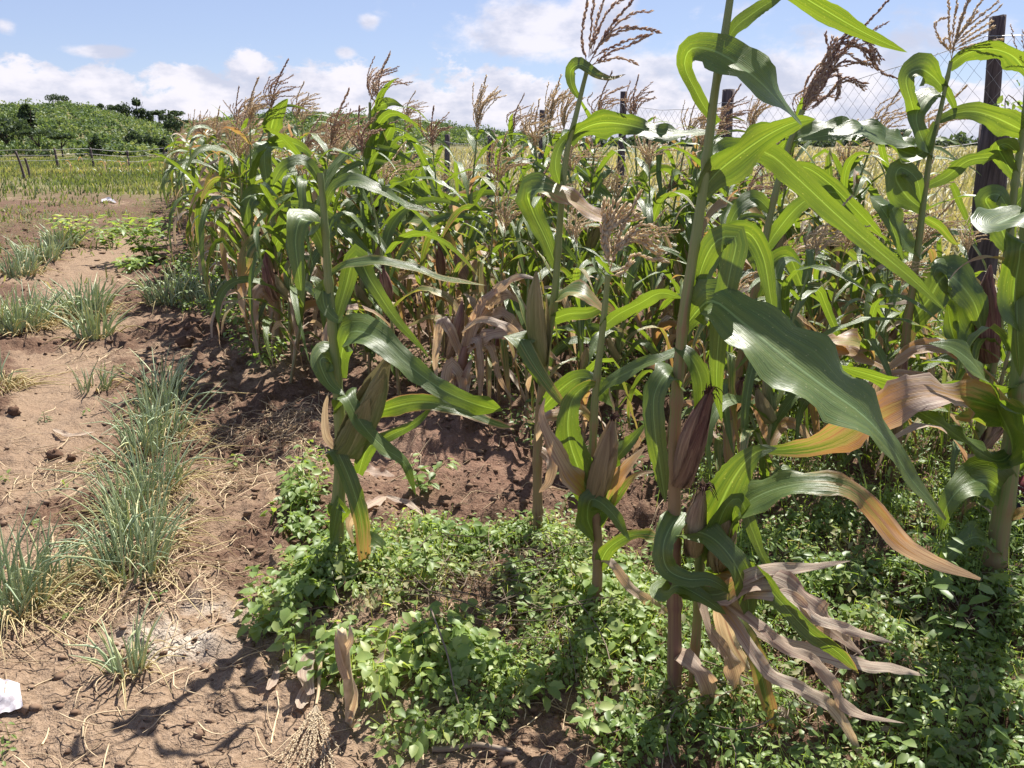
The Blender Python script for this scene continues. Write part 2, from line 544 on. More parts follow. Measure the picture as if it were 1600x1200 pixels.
def tube(c, r, sides=8, cap=True):
    c = np.asarray(c, dtype=float)
    n = len(c)
    r = np.broadcast_to(np.asarray(r, dtype=float), (n,))
    T = nrm_(np.gradient(c, axis=0))
    ref = np.array([0, 1, 0]) if abs(T[0][1]) < 0.8 else np.array([1, 0, 0])
    N = np.zeros_like(c)
    x = ref - T[0] * np.dot(ref, T[0])
    for i in range(n):
        x = x - T[i] * np.dot(x, T[i])
        x = x / max(np.linalg.norm(x), 1e-9)
        N[i] = x
    B = np.cross(T, N)
    a = np.linspace(0, 2 * math.pi, sides, endpoint=False)
    v = c[:, None, :] + r[:, None, None] * (np.cos(a)[None, :, None] * N[:, None, :] + np.sin(a)[None, :, None] * B[:, None, :])
    L = np.concatenate([[0], np.cumsum(np.linalg.norm(np.diff(c, axis=0), axis=1))])
    uv = np.stack(np.broadcast_arrays(np.abs(np.linspace(-1, 1, sides, endpoint=False))[None, :], L[:, None]), axis=-1).reshape(-1, 2)
    i = np.arange(n - 1)[:, None] * sides
    j = np.arange(sides)[None, :]
    f = np.stack([i + j, i + (j + 1) % sides, i + sides + (j + 1) % sides, i + sides + j], axis=-1).reshape(-1, 4)
    v = v.reshape(-1, 3)
    return v, f, uv


def leaf_arrays(c, nrm, half, fold=0.22, wave=0.14, wl=0.13, across=6, seed=0, curl=0.0):
    """blade along the centre line c, facing nrm, half width per sample"""
    r = np.random.default_rng(seed)
    n = len(c)
    T = nrm_(np.gradient(c, axis=0))
    N = nrm_(nrm - T * np.sum(nrm * T, axis=1, keepdims=True))
    S = np.cross(N, T)
    L = np.concatenate([[0], np.cumsum(np.linalg.norm(np.diff(c, axis=0), axis=1))])
    u = np.linspace(-1, 1, across + 1)
    ph = r.uniform(0, 6.28, 2)
    f1 = r.uniform(0.8, 1.25, 2)
    amp = wave * (0.4 + 0.9 * np.sin(np.pi * np.clip(L / L[-1], 0, 1)))
    wv = np.where(u[None, :] > 0, np.sin(L[:, None] / wl * 6.28 * f1[0] + ph[0]), np.sin(L[:, None] / wl * 6.28 * f1[1] + ph[1]))
    h = half[:, None]
    fo = fold * (1 - 0.6 * (L / L[-1]))[:, None]
    up = fo * np.abs(u)[None, :] * h + amp[:, None] * (u ** 2)[None, :] * wv * h - curl * (u ** 2)[None, :] * h
    jag = r.normal(0, 1, (2, n))
    jag = 1 + 0.045 * jag - 0.10 * (jag > 1.6)
    jl = np.where(u[None, :] > 0, jag[0][:, None], jag[1][:, None])
    side = u[None, :] * h * (1 - 0.25 * fo * np.abs(u)[None, :]) * np.where(np.abs(u)[None, :] > .8, jl, 1)
    v = c[:, None, :] + S[:, None, :] * side[..., None] + N[:, None, :] * up[..., None]
    uv = np.stack(np.broadcast_arrays(u[None, :], L[:, None]), axis=-1).reshape(-1, 2)
    m_ = across + 1
    i = np.arange(n - 1)[:, None] * m_
    j = np.arange(across)[None, :]
    f = np.stack([i + j, i + j + 1, i + m_ + j + 1, i + m_ + j], axis=-1).reshape(-1, 4)
    return v.reshape(-1, 3), f, uv, np.broadcast_to(u[None, :], (n, m_)).ravel(), np.broadcast_to((L / L[-1])[:, None], (n, m_)).ravel()


def width_profile(s, base=0.55):
    return np.minimum(1, base + (1 - base) * s / 0.28) * np.clip(1 - s ** 2.6, 0, 1) ** 0.85


# ------------------------------------------------------------------ terrain


def _hash(i, j, seed):
    x = np.sin(i * 127.1 + j * 311.7 + seed * 74.7) * 43758.5453
    return x - np.floor(x)


def vnoise(x, y, seed=0):
    i, j = np.floor(x), np.floor(y)
    a, b = x - i, y - j
    a, b = a * a * (3 - 2 * a), b * b * (3 - 2 * b)
    return (_hash(i, j, seed) * (1 - a) + _hash(i + 1, j, seed) * a) * (1 - b) + (_hash(i, j + 1, seed) * (1 - a) + _hash(i + 1, j + 1, seed) * a) * b


def fbm(x, y, f, octv, seed=0, gain=0.5):
    t, a, tot = 0, 1.0, 0
    for o in range(octv):
        t = t + a * (vnoise(x * f, y * f, seed + o * 3) - 0.5)
        tot += a
        a *= gain
        f *= 2.03
    return t / tot


def blob(x, y, px, py, rx, ry):
    g = gnd(px, py)
    return np.exp(-(((x - g[0]) / rx) ** 2 + ((y - g[1]) / ry) ** 2))


def seg_dist(x, y, a, b):
    ax, ay = a
    bx, by = b
    dx, dy = bx - ax, by - ay
    t = np.clip(((x - ax) * dx + (y - ay) * dy) / (dx * dx + dy * dy), 0, 1)
    return np.hypot(x - ax - t * dx, y - ay - t * dy)


ROW_D = np.array([-0.40, 0.917])
ROW_P = np.array([0.917, 0.40])


def masks(x, y):
    p = x * ROW_P[0] + y * ROW_P[1]
    # trodden path, left of the maize
    pts = [gnd(*q) for q in ((60, 1150), (60, 900), (80, 640), (110, 480), (165, 400), (215, 372))]
    d = np.full_like(x, 99.0)
    for a, b in zip(pts[:-1], pts[1:]):
        d = np.minimum(d, seg_dist(x, y, a, b))
    wob = 0.25 * fbm(x, y, 1.6, 3, 40)
    path = np.clip(1.25 - (d + wob) / (0.18 + 0.02 * y), 0, 1)
    near = np.clip(1 - (y - 1.7) / 0.7, 0, 1) * (p < 0.75)
    path = np.maximum(path, near * 0.9)
    till = 0.56 + 0.22 * np.clip((y - 4) / 4, 0, 1) + 1.5 * fbm(x, y, 0.9, 4, 7)
    till = till * (1 - 0.95 * path)
    for q in ((300, 520, 0.75, 0.5), (70, 540, 0.45, 0.3), (120, 800, 0.35, 0.22), (150, 335, 3.0, 2.2), (260, 350, 2.0, 2.0), (40, 330, 4, 2.0), (440, 840, 0.3, 0.3), (430, 700, 0.4, 0.3)):
        till = np.maximum(till, 0.95 * blob(x, y, *q))
    till = np.where(p > 0.55, np.maximum(till, 0.45), till)
    red = np.clip(.65 * blob(x, y, 740, 730, 0.6, 0.45) + 0.4 * blob(x, y, 620, 640, 0.5, 0.7), 0, 1)
    ash = np.clip(1.5 * blob(x, y, 270, 1005, 0.16, 0.09) + 0.8 * blob(x, y, 340, 960, 0.15, 0.1), 0, 1)
    green = np.clip((y - 21) / 5, 0, 1) * np.clip(0.75 + fbm(x, y, 0.3, 3, 3) * 2.0, 0, 1)
    green = np.maximum(green, np.where((p > 4.3) | (y > 60), 0.9, 0))
    crack = near
    return dict(till=till, red=red, ash=ash, green=green, crack=crack, path=path)


def hill_height(x, y):
    """left scrub hill and the long wooded hill farther away"""
    y1 = np.maximum(y, 1.0)
    px = 800 + F * x / (y1 * CP + CAM_H * SP)
    crest = np.interp(px, [-500, -200, 0, 60, 110, 160, 200, 250, 300, 330, 380], [6, 7.2, 7.4, 7.3, 7.9, 6.9, 5.5, 4.0, 3.7, 2.4, 0.0])
    prof = np.clip((y - 72) / 90, 0, 1)
    prof = prof * prof * (3 - 2 * prof) * np.clip(1 - (y - 175) / 120, 0, 1)
    h = crest * prof
    crest2 = np.interp(px, [180, 300, 420, 500, 580, 660, 730, 800, 900], [0, 7, 9.8, 10.0, 9.2, 7.0, 4.6, 2.4, 0])
    p2 = np.clip((y - 190) / 130, 0, 1)
    p2 = p2 * p2 * (3 - 2 * p2) * np.clip(1 - (y - 330) / 250, 0, 1)
    return np.maximum(h, crest2 * p2)


def ground_z(x, y, mk=None):
    x = np.asarray(x, dtype=float)
    y = np.asarray(y, dtype=float)
    mk = mk or masks(x, y)
    fade = np.clip(1.6 - y / 22, 0.0, 1)
    rough = 0.25 + 0.75 * np.clip(mk['till'], 0, 1)
    z = 0.055 * fbm(x, y, 0.9, 2, 1)
    z = z + fade * 0.095 * rough * fbm(x, y, 4.5, 3, 9)
    near = np.clip(1.6 - y / 16, 0, 1)
    lump = np.abs(fbm(x, y, 13, 3, 21, 0.6))
    lump2 = np.maximum(0, fbm(x, y, 7.5, 2, 27) - 0.05)
    z = z + near * (0.15 * rough * lump + 0.20 * rough * lump2 + 0.020 * (0.4 + rough) * np.abs(fbm(x, y, 34, 2, 31)))
    p = x * ROW_P[0] + y * ROW_P[1]
    z = z + 0.02 * np.where((p > 0.3) & (p < 4.4), np.cos((p - 0.55) / 0.62 * 6.283), 0) * fade
    z = z + 0.07 * blob(x, y, 700, 690, 0.45, 0.45) + 0.08 * blob(x, y, 320, 520, 0.55, 0.35)
    return z + hill_height(x, y)


def gz(x, y):
    return float(ground_z(np.array([x]), np.array([y]))[0])


ys = np.concatenate([[-40, -15, -5, -1.5, 0.0, 0.6], np.geomspace(0.95, 34, 560), np.geomspace(35, 420, 120), [520, 700, 1000, 1500, 2300]])
us = np.concatenate([[-5, -2.6, -1.7, -1.3], np.linspace(-1.05, 1.05, 460), [1.3, 1.7, 2.6, 5]])
GX = us[None, :] * (np.maximum(ys, 1.0)[:, None] * 0.80 + 0.55)
GX = np.where(np.abs(us)[None, :] > 1.2, GX * 1.0 + np.sign(us)[None, :] * 6, GX)
GY = np.broadcast_to(ys[:, None], GX.shape)
mk = masks(GX, GY)
GZ = ground_z(GX, GY, mk)
nr, nc = GX.shape
ii = np.arange(nr - 1)[:, None] * nc
jj = np.arange(nc - 1)[None, :]
gf = np.stack([ii + jj, ii + jj + 1, ii + nc + jj + 1, ii + nc + jj], axis=-1).reshape(-1, 4)
ground = build('ground', np.stack([GX, GY, GZ], axis=-1), gf, M['soil'], attrs={q: mk[q] for q in ('till', 'red', 'ash', 'green', 'crack')})
tag(ground, kind='structure')

# ------------------------------------------------------------------ hill scrub, trees, far field


def leaf_quads(cent, size, r, flat=0.0):
    """random small quads at the given centres"""
    n = len(cent)
    a = nrm_(r.normal(size=(n, 3)))
    b = nrm_(np.cross(a, r.normal(size=(n, 3))))
    if flat:
        b[:, 2] *= 1 - flat
    size = np.broadcast_to(size, (n,))[:, None]
    a, b = a * size, b * size * 0.7
    v = np.stack([cent - a, cent - b * 0.9, cent + a, cent + b], axis=1).reshape(-1, 3)
    f = np.arange(n * 4).reshape(-1, 4)
    return v, f


def crown_points(n, r, rx, ry, rz):
    """points on and in an uneven clump"""
    lob = [(np.zeros(3), 1.0)]
    for _ in range(6):
        lob.append((nrm_(r.normal(size=3)) * np.array([0.7, 0.7, 0.5]), r.uniform(0.35, 0.6)))
    out = []
    for c, q in lob:
        d = nrm_(r.normal(size=(n // 7 + 1, 3)))
        out.append(c * 0.85 + d * q * r.uniform(0.55, 1.0, (len(d), 1)) ** 0.5 * 0.8)
    return np.vstack(out)[:n] * np.array([rx, ry, rz])


r = np.random.default_rng(3)


def scrub(name, n, xr, yr, hr, keep, per, label, mat, qs):
    B = Bag()
    x = r.uniform(*xr, n)
    y = r.uniform(*yr, n)
    ok = keep(x, y)
    x, y = x[ok], y[ok]
    z = hill_height(x, y)
    for a, b, c in zip(x, y, z):
        h = r.uniform(*hr) * (1.7 if r.random() < 0.06 else 1)
        pts = crown_points(per, r, h * 0.75, h * 0.75, h * 0.55) + np.array([a, b, c + h * 0.42])
        v, f = leaf_quads(pts, r.uniform(*qs, len(pts)), r)
        B.add(v, f, None, np.repeat(np.clip(r.normal(0.5, 0.26) + r.normal(0, 0.12, len(pts)), 0, 1), 4))
    o = B.obj(name, mat, smooth=False)
    return tag(o, label, 'scrub', kind='stuff')


def px_of(x, y):
    return 800 + F * x / (y * CP + CAM_H * SP)


scrub('hillside_scrub', 5200, (-150, -35), (78, 200), (0.6, 1.6), lambda x, y: (px_of(x, y) > -120) & (px_of(x, y) < 330), 56, 'dense green scrub covering the left hill', M['scrub'], (0.10, 0.26))
scrub('wooded_hillside', 2600, (-190, 60), (210, 360), (2.0, 3.6), lambda x, y: (px_of(x, y) > 200) & (px_of(x, y) < 860), 60, 'dark green woodland covering the long low hill', M['scrub'], (0.22, 0.5))
scrub('distant_treeline', 420, (0, 420), (250, 400), (2.0, 4.0), lambda x, y: (px_of(x, y) > 780) & (px_of(x, y) < 1800), 36, 'low dark line of trees along the horizon at right', M['tree'], (0.7, 1.2))


def tree(px, D, hgt, spread, trunk_frac, label, shape='round', seed=0, nl=420, base_dz=0.0):
    nl = int(nl * 1.7)
    hgt, spread = hgt * .82, spread * .82
    q = np.random.default_rng(seed)
    p = at(px, 222, D)
    z = float(hill_height(np.array([p[0]]), np.array([p[1]]))[0]) + base_dz
    root = empty('tree', (p[0], p[1], z))
    B = Bag()
    th = hgt * trunk_frac
    c = np.array([[0, 0, -0.3], [0.05 * hgt * q.normal() * .4, 0, th * 0.6], [0.03 * hgt * q.normal(), 0, hgt * 0.7]])
    v, f, uv = tube(spline(c, 8), np.linspace(0.045, 0.015, 8) * hgt, 6)
    B.add(v, f, uv, 0.4)
    for i in range(5):
        a = q.uniform(0, 6.28)
        e = np.array([math.cos(a) * spread * 0.6, math.sin(a) * spread * 0.6, hgt * q.uniform(0.6, 0.85)])
        v, f, uv = tube(spline([c[1], c[1] * 0.5 + e * 0.5 + [0, 0, 0.05 * hgt], e], 6), np.linspace(0.02, 0.006, 6) * hgt, 5)
        B.add(v, f, uv, 0.3)
    B.obj('trunk', M['bark'], root)
    if shape == 'umbrella':
        pts = crown_points(nl, q, spread, spread, hgt * 0.16) + np.array([0, 0, hgt * 0.86])
    elif shape == 'cone':
        pts = crown_points(nl, q, 1, 1, 1)
        t = (pts[:, 2:] + 1) / 2
        pts = np.hstack([pts[:, :2] * spread * (1.15 - t), th + t * (hgt - th)])
    elif shape == 'double':
        a = crown_points(nl // 2, q, spread * 0.62, spread * 0.62, hgt * 0.2) + np.array([-0.1 * spread, 0, hgt * 0.84])
        b = crown_points(nl // 2, q, spread, spread, hgt * 0.27) + np.array([0.25 * spread, 0, hgt * 0.42])
        pts = np.vstack([a, b])
    else:
        pts = crown_points(nl, q, spread, spread, hgt * (1 - trunk_frac) * 0.62) + np.array([0, 0, th + hgt * (1 - trunk_frac) * 0.5])
    v, f = leaf_quads(pts, q.uniform(0.03, 0.07, len(pts)) * hgt ** 0.5 * 1.9, q)
    build('crown', v, f, M['tree'], root, None, None, {'tone': np.repeat(np.clip(q.normal(0.3, 0.2, len(pts)), 0, 1), 4)}, False)
    return tag(root, label, 'tree', 'trees on and below the hill' if px < 400 else 'trees on the far horizon')


tree(165, 158, 2.2, 1.3, .35, 'small dark tree standing on the highest point of the hill', 'round', 1)
tree(100, 158, 3.0, 2.6, .2, 'broad dark tree just left of the hill summit', 'round', 2)
tree(180, 158, 2.6, 2.0, .3, 'low round tree on the slope right of the hill summit', 'round', 3)
tree(201, 150, 4.0, 2.2, .25, 'dark dense tree left of the tall double-crowned tree on the ridge', 'round', 4)
tree(222, 150, 5.6, 2.0, .3, 'tall tree with a small upper crown over a broad lower one', 'double', 5, 600)
tree(238, 150, 3.4, 1.6, .25, 'dark tree close right of the tall double-crowned tree', 'round', 6)
tree(253, 148, 4.0, 2.0, .3, 'dark tree at the left end of the flat-topped grove', 'umbrella', 7)
tree(266, 148, 4.2, 2.4, .3, 'middle dark tree of the flat-topped grove on the ridge', 'round', 8)
tree(281, 148, 4.0, 2.4, .45, 'flat-topped tree at the right end of the ridge grove', 'umbrella', 9)
tree(292, 146, 2.2, 1.3, .6, 'tiny umbrella-shaped tree alone on the falling ridge', 'umbrella', 10)
tree(310, 146, 2.6, 0.9, .4, 'small thin tree at the right foot of the hill', 'cone', 11)
tree(276, 120, 4.0, 2.0, .15, 'mid green bushy tree below the flat-topped grove', 'round', 12)
tree(48, 92, 6.0, 2.2, .3, 'large grey-green tree halfway up the left slope', 'cone', 13, 700)
tree(12, 86, 4.2, 3.4, .3, 'dark spreading tree at the left edge below the hill', 'round', 14, 600)
tree(62, 82, 3.0, 2.6, .5, 'dark flat-crowned tree behind the far fence', 'umbrella', 15, 500)
tree(95, 80, 2.6, 1.8, .6, 'pale flat-crowned tree behind the far fence', 'umbrella', 16, 500)
tree(150, 78, 2.9, 1.5, .1, 'dense conical bush right behind the far fence', 'cone', 17, 500)
tree(207, 88, 3.0, 1.6, .15, 'round dark bush at the foot of the scrub slope', 'round', 18)
tree(258, 80, 2.6, 1.2, .1, 'dark upright bush at the right end of the scrub', 'cone', 19)
tree(235, 92, 2.6, 2.0, .15, 'broad bush left of the dark upright bush', 'round', 20)
for i, (px, D, hh, sp, sh, lb) in enumerate((
        (972, 150, 3.2, 2.2, 'round', 'dark tree on the horizon just right of the tall thin fence post'),
        (1014, 150, 4.8, 1.8, 'round', 'taller round tree on the horizon behind a purple tassel'),
        (1046, 150, 4.0, 1.9, 'round', 'round horizon tree right of the taller round tree'),
        (1100, 150, 3.6, 2.6, 'umbrella', 'flat horizon tree left of the thick stalk of the nearest plant'),
        (1226, 150, 3.4, 2.6, 'round', 'dark horizon tree in the fence bay behind the big drooping tassel'),
        (1292, 140, 2.6, 2.4, 'round', 'low horizon bush under the big drooping tassel'),
        (1350, 140, 3.6, 1.6, 'round', 'small round tree on the horizon left of the straw-tasselled plant'),
        (1392, 140, 3.0, 3.2, 'round', 'wide dark bush on the horizon below the small purple tassel'),
        (1412, 140, 4.4, 1.8, 'double', 'tallest tree on the horizon left of the thick fence post'),
        (1478, 150, 2.6, 2.4, 'round', 'low horizon tree between the straw-tasselled plant and the thick post'))):
    tree(px, D, hh, sp, .25, lb, sh, 40 + i, 300)


def blades(name, x, y, z0, hgt, wid, mat, label, cat, segs=2, lean=0.35, tone=None, wind=0.1, parent=None, droop=0.3):
    """many thin upright blades joined into one stuff mesh"""
    n = len(x)
    a = r.uniform(0, 6.28, n)
    ln = r.uniform(0.05, lean, n)
    dirx, diry = np.cos(a), np.sin(a)
    fa = a + r.uniform(-0.6, 0.6, n) + 1.57
    sx, sy = np.cos(fa), np.sin(fa)
    V = []
    for i in range(segs + 1):
        t = i / segs
        ww = wid * (1 - t) ** 0.7 if i == segs else wid * (1 - 0.3 * t)
        cx = x + dirx * ln * hgt * t ** 1.6 * 2 + wind * hgt * t * t
        cy = y + diry * ln * hgt * t ** 1.6 * 2
        cz = z0 + hgt * (t - droop * ln / lean * t ** 2.5)
        V.append(np.stack([cx - sx * ww, cy - sy * ww, cz], -1))
        V.append(np.stack([cx + sx * ww, cy + sy * ww, cz], -1))
    V = np.stack(V, axis=1)
    m_ = 2 * (segs + 1)
    b = np.arange(n)[:, None] * m_
    f = np.concatenate([b + np.array([[2 * i, 2 * i + 1, 2 * i + 3, 2 * i + 2]]) for i in range(segs)])
    tone = r.random(n) if tone is None else tone
    o = build(name, V.reshape(-1, 3), f, mat, parent, None, None, {'tone': np.repeat(tone, m_)})
    return tag(o, label, cat, kind='stuff')


def scatter(n, xr, yr, keep):
    x = r.uniform(*xr, n)
    y = r.uniform(*yr, n)
    ok = keep(x, y)
    return x[ok], y[ok]


# left field: rough grass strip between the tilled plot and the far fence
x, y = scatter(170000, (-60, 5), (21, 75), lambda x, y: (px_of(x, y) > -60) & (px_of(x, y) < 340) & (r.random(len(x)) < np.clip((y - 23) / 2.5, .12, 1) * np.clip(0.7 + 2.4 * fbm(x, y, 0.35, 3, 5), 0.05, 1)))
pt = np.clip(0.28 + 2.0 * fbm(x, y, 0.22, 3, 8) + r.normal(0, 0.15, len(x)), 0, 1)
blades('field_grass', x, y, ground_z(x, y), r.uniform(0.10, 0.34, len(x)) * (0.6 + y / 120), 0.008 + 0.0005 * y, M['grass'], 'rough green and yellow grass between the bare plot and the far fence', 'grass', tone=pt)
# ripe field beyond the near fence
FA, FB = np.array([3.8, 6.3]), np.array([-0.4, 16.0])
FDIR = (FB - FA) / np.linalg.norm(FB - FA)
FNRM = np.array([FDIR[1], -FDIR[0]])


def beyond(x, y):
    return (x - FA[0]) * FNRM[0] + (y - FA[1]) * FNRM[1]


nn_ = 60000
yy = np.exp(r.uniform(math.log(6.5), math.log(150), nn_))
xx = r.uniform(-0.75, 1.05, nn_) * (yy * 0.78 + 1)
b_ = beyond(xx, yy)
ok = (b_ > 1.2) & (px_of(xx, yy) > 540 - 2 * np.minimum(yy, 90)) & (px_of(xx, yy) < 1850)
xx, yy = xx[ok], yy[ok]
hh = r.uniform(0.55, 1.15, len(xx)) * np.clip(0.55 + beyond(xx, yy) / 10, 0.5, 1)
blades('ripe_maize_field', xx, yy, ground_z(xx, yy), hh, 0.012 + 0.0006 * yy, M['ripe'], 'ripe straw-coloured crop filling the field beyond the wire fence', 'crop field', segs=4, lean=0.75, tone=np.clip(0.55 + 1.6 * fbm(xx, yy, 0.3, 3, 2) + r.normal(0, .2, len(xx)), 0, 1), droop=0.9)
# green weeds on both sides of the fence foot
x, y = scatter(60000, (-6, 9), (4.5, 24), lambda x, y: (beyond(x, y) < 2.2) & (beyond(x, y) > -1.9 - 1.6 * np.clip((y - 6) / 3, 0, 1)) & (r.random(len(x)) < np.clip(0.7 + 2.0 * fbm(x, y, 0.8, 3, 15), 0.1, 1)))
blades('fence_line_grass', x, y, ground_z(x, y), r.uniform(0.15, 0.6, len(x)), 0.007 + 0.0007 * y, M['grass'], 'tall green grass and weeds along the foot of the wire fence', 'grass', segs=3, lean=0.5, tone=np.clip(r.normal(0.3, .25, len(x)), 0, 1), droop=0.6)


# ------------------------------------------------------------------ fences
def timber_post(name, base, top, r0, r1, parent, origin, seed=0, sides=10):
    q = np.random.default_rng(seed)
    n = 12
    c = spline([np.array(base) - [0, 0, .3], (np.array(base) + np.array(top)) / 2 + q.normal(0, 0.012, 3), np.array(top)], n)
    rr = np.linspace(r0, r1, n) * (1 + q.normal(0, 0.04, n))
    v, f, uv = tube(c, rr, sides)
    v = v + q.normal(0, 0.0025, v.shape)
    last = (n - 1) * sides
    cap = np.array([[last + i, last + (i + 1) % sides, len(v)] for i in range(sides)])
    v = np.vstack([v, np.array(top)[None] + [0, 0, 0.004]])
    return build(name, v, [f, cap], M['timber'], parent, origin, smooth=False)


def post_line(xb, xt, yt, D, ym=420):
    T, Q = at(xt, yt, D), at(xb, ym, D)
    B_ = Q + (T - Q) * ((gz(Q[0], D) - Q[2]) / (T[2] - Q[2]))
    return B_, T


posts = [(np.array([5.0, 3.3, 0.0]), np.array([4.95, 3.3, 2.33]), .05)]
posts += [(*post_line(*q[:4], ym=q[5]), q[4]) for q in ((1527, 1560, 25, 6.3, .052, 420), (1128, 1138, 140, 9.2, .068, 300), (968, 975, 143, 11.4, .048, 290), (846, 848, 172, 13.8, .055, 280),
                                                        (765, 768, 203, 16.0, .065, 340), (697, 699, 210, 18.6, .06, 320), (648, 650, 222, 20.8, .06, 300), (600, 601, 226, 23.3, .06, 300))]
fence = empty('wire_fence', (FA[0], FA[1], gz(*FA)))
tag(fence, 'chain link wire fence on rough dark timber posts behind the maize', 'fence')
FO = np.array(fence.location)
for i, (pb, pt_, rad) in enumerate(posts):
    timber_post('fence_post', pb, pt_, rad * 1.15, rad, fence, FO, 60 + i)
b = timber_post('brace_post', at(1527, 455, 6.08) * [1, 1, 0], at(1555, 193, 6.12), .125, .10, fence, FO, 90)
b['label'] = 'thick short dark post strapped in front of the slender one'


def wire_obj(name, c, rad, parent, origin, sides=4):
    v, f, uv = tube(c, rad, sides)
    return build(name, v, f, M['wire'], parent, origin)


for i in range(len(posts) - 1):
    (b0, t0_, _), (b1, t1_, _) = posts[i], posts[i + 1]
    off = np.array([-FNRM[0], -FNRM[1], 0]) * 0.09          # on the side that faces the maize
    L = np.linalg.norm(b1 - b0)
    y0 = b0[1]

    def on_bay(u, t):
        u, t = np.asarray(u)[:, None], np.asarray(t)[:, None]
        lo = b0 + (b1 - b0) * u
        hi_ = t0_ + (t1_ - t0_) * u - np.array([0, 0, .14]) - np.array([0, 0, .09]) * np.sin(np.pi * u)
        return lo + (hi_ - lo) * (0.01 + .99 * t) + off

    cell = 0.066
    ncol = int(L / cell)
    nrow = 30
    B = Bag()
    q = np.random.default_rng(300 + i)
    for c in range(ncol):
        tt = np.arange(nrow + 1) / nrow
        uu = np.clip((c + ((np.arange(nrow + 1) + c) % 2)) / ncol, 0, 1)
        pts = on_bay(uu, tt)
        pts[:, :2] += (np.sin(uu * 5 + tt * 4 + i)[:, None] * 0.02) * FNRM[None]
        v, f, uv = tube(pts, 0.0013 + 0.00004 * y0, 3)
        B.add(v, f, uv, 0.5)
    B.obj('chain_link_mesh', M['wire'], fence, FO)
    for frac in (1.0, 0.66, 0.36):
        c = on_bay(np.linspace(0, 1, 14), np.full(14, frac))
        c[:, 2] += 0.004 * q.normal(size=14)
        wire_obj('strand_wire', c, 0.0026 + 0.00008 * y0, fence, FO)

ff = empty('field_fence', (*at(90, 255, 50)[:2], 0))
tag(ff, 'sagging wire fence on thin leaning posts below the hill', 'fence')
fo = np.array(ff.location)
tops = []
for i, (px, D, h, lean) in enumerate(((-60, 47, 1.1, 0), (90, 49, 1.15, -.05), (147, 50, 1.2, -.1), (201, 51, 1.0, .02), (258, 52, 1.2, .06), (330, 54, 1.1, 0))):
    p = at(px, 255, D)
    timber_post('fence_post', (p[0], p[1], 0), (p[0] + lean, p[1], h), .075, .06, ff, fo, 120 + i, 6)
    tops.append((p[0] + lean, p[1], h - 0.06))
for dz in (0, -.3, -.6):
    c = spline(np.array(tops) + [0, -0.08, dz], 40)
    c[:, 2] -= 0.04 * np.abs(np.sin(np.linspace(0, 5 * np.pi, 40)))
    wire_obj('strand_wire', c, 0.012, ff, fo)
for i, (px, D, h, lean, lb) in enumerate(((36, 33, 1.15, -.22, 'leaning dark post standing alone in the grass at far left'), (44, 35, .85, -.1, 'shorter thin stake just right of the leaning dark post'))):
    p = at(px, 255, D)
    o = timber_post('stake', (p[0], p[1], 0), (p[0] + lean, p[1], h), .05, .045, None, (p[0], p[1], 0), 130 + i, 6)
    o.location = (p[0], p[1], 0)
    tag(o, lb, 'stake')

# ------------------------------------------------------------------ maize


def copy_tree(o, parent=None):
    c = o.copy()
    COL.objects.link(c)
    if parent is not None:
        c.parent = parent
    for ch in list(o.children):
        copy_tree(ch, c)
    return c


def stalk_part(c, r0, r1, dry0, dry1, parent, origin, seed=0, node_gap=0.16, sides=9, name='stalk'):
    q = np.random.default_rng(seed)
    L = np.concatenate([[0], np.cumsum(np.linalg.norm(np.diff(c, axis=0), axis=1))])
    n = max(24, int(L[-1] / 0.02))
    c2 = np.stack([np.interp(np.linspace(0, L[-1], n), L, c[:, j]) for j in range(3)], 1)
    s = np.linspace(0, 1, n)
    l = s * L[-1]
    ph = (l / node_gap) % 1
    knot = np.exp(-((np.minimum(ph, 1 - ph)) * node_gap / 0.009) ** 2)
    sheath = 0.12 * (1 - ph)                      # leaf sheath loosens up each internode
    rr = (r0 + (r1 - r0) * s ** 1.1) * (1 + 0.22 * knot - 0.10 + sheath)
    v, f, uv = tube(c2, rr, sides)
    d = np.repeat(dry0 + (dry1 - dry0) * s, sides) + 0.12 * np.repeat(knot, sides)
    return build(name, v, f, M['stalk'], parent, origin, uv, {'dry': d})


def spikelets(B, c, dens, size, q, tone):
    """small pointed florets in pairs along a tassel branch"""
    L = np.concatenate([[0], np.cumsum(np.linalg.norm(np.diff(c, axis=0), axis=1))])
    n = max(4, int(L[-1] * dens))
    t = np.linspace(0.12, 1, n) * L[-1]
    p = np.stack([np.interp(t, L, c[:, j]) for j in range(3)], 1)
    T = nrm_(np.stack([np.interp(t, L, np.gradient(c, axis=0)[:, j]) for j in range(3)], 1))
    O = nrm_(np.cross(T, q.normal(size=(n, 3))))
    d = nrm_(T * 1.0 + O * q.uniform(0.10, 0.42, (n, 1)))
    sz = size * q.uniform(0.75, 1.25, (n, 1))
    S = nrm_(np.cross(d, O)) * sz * 0.18
    K = nrm_(np.cross(d, S)) * sz * 0.18
    a = p + O * 0.0015
    mid = a + d * sz * 0.45
    v = np.stack([a, mid + S, mid + K, mid - S, mid - K, a + d * sz], 1).reshape(-1, 3)
    b = np.arange(n)[:, None] * 6
    f = np.concatenate([b + np.array([x]) for x in ((0, 1, 2), (0, 2, 3), (0, 3, 4), (0, 4, 1), (5, 2, 1), (5, 3, 2), (5, 4, 3), (5, 1, 4))])
    B.add(v, f, None, np.repeat(np.clip(tone + q.normal(0, 0.22, n), 0, 1), 6))


def tassel_branch(pts, size, q, tone, rad=0.0014, dens=210):
    B = Bag()
    c = spline(pts, 14)
    v, f, uv = tube(c, np.linspace(rad, rad * 0.5, 14), 3)
    B.add(v, f, uv, tone * 0.6)
    spikelets(B, c, dens, size, q, tone)
    return B


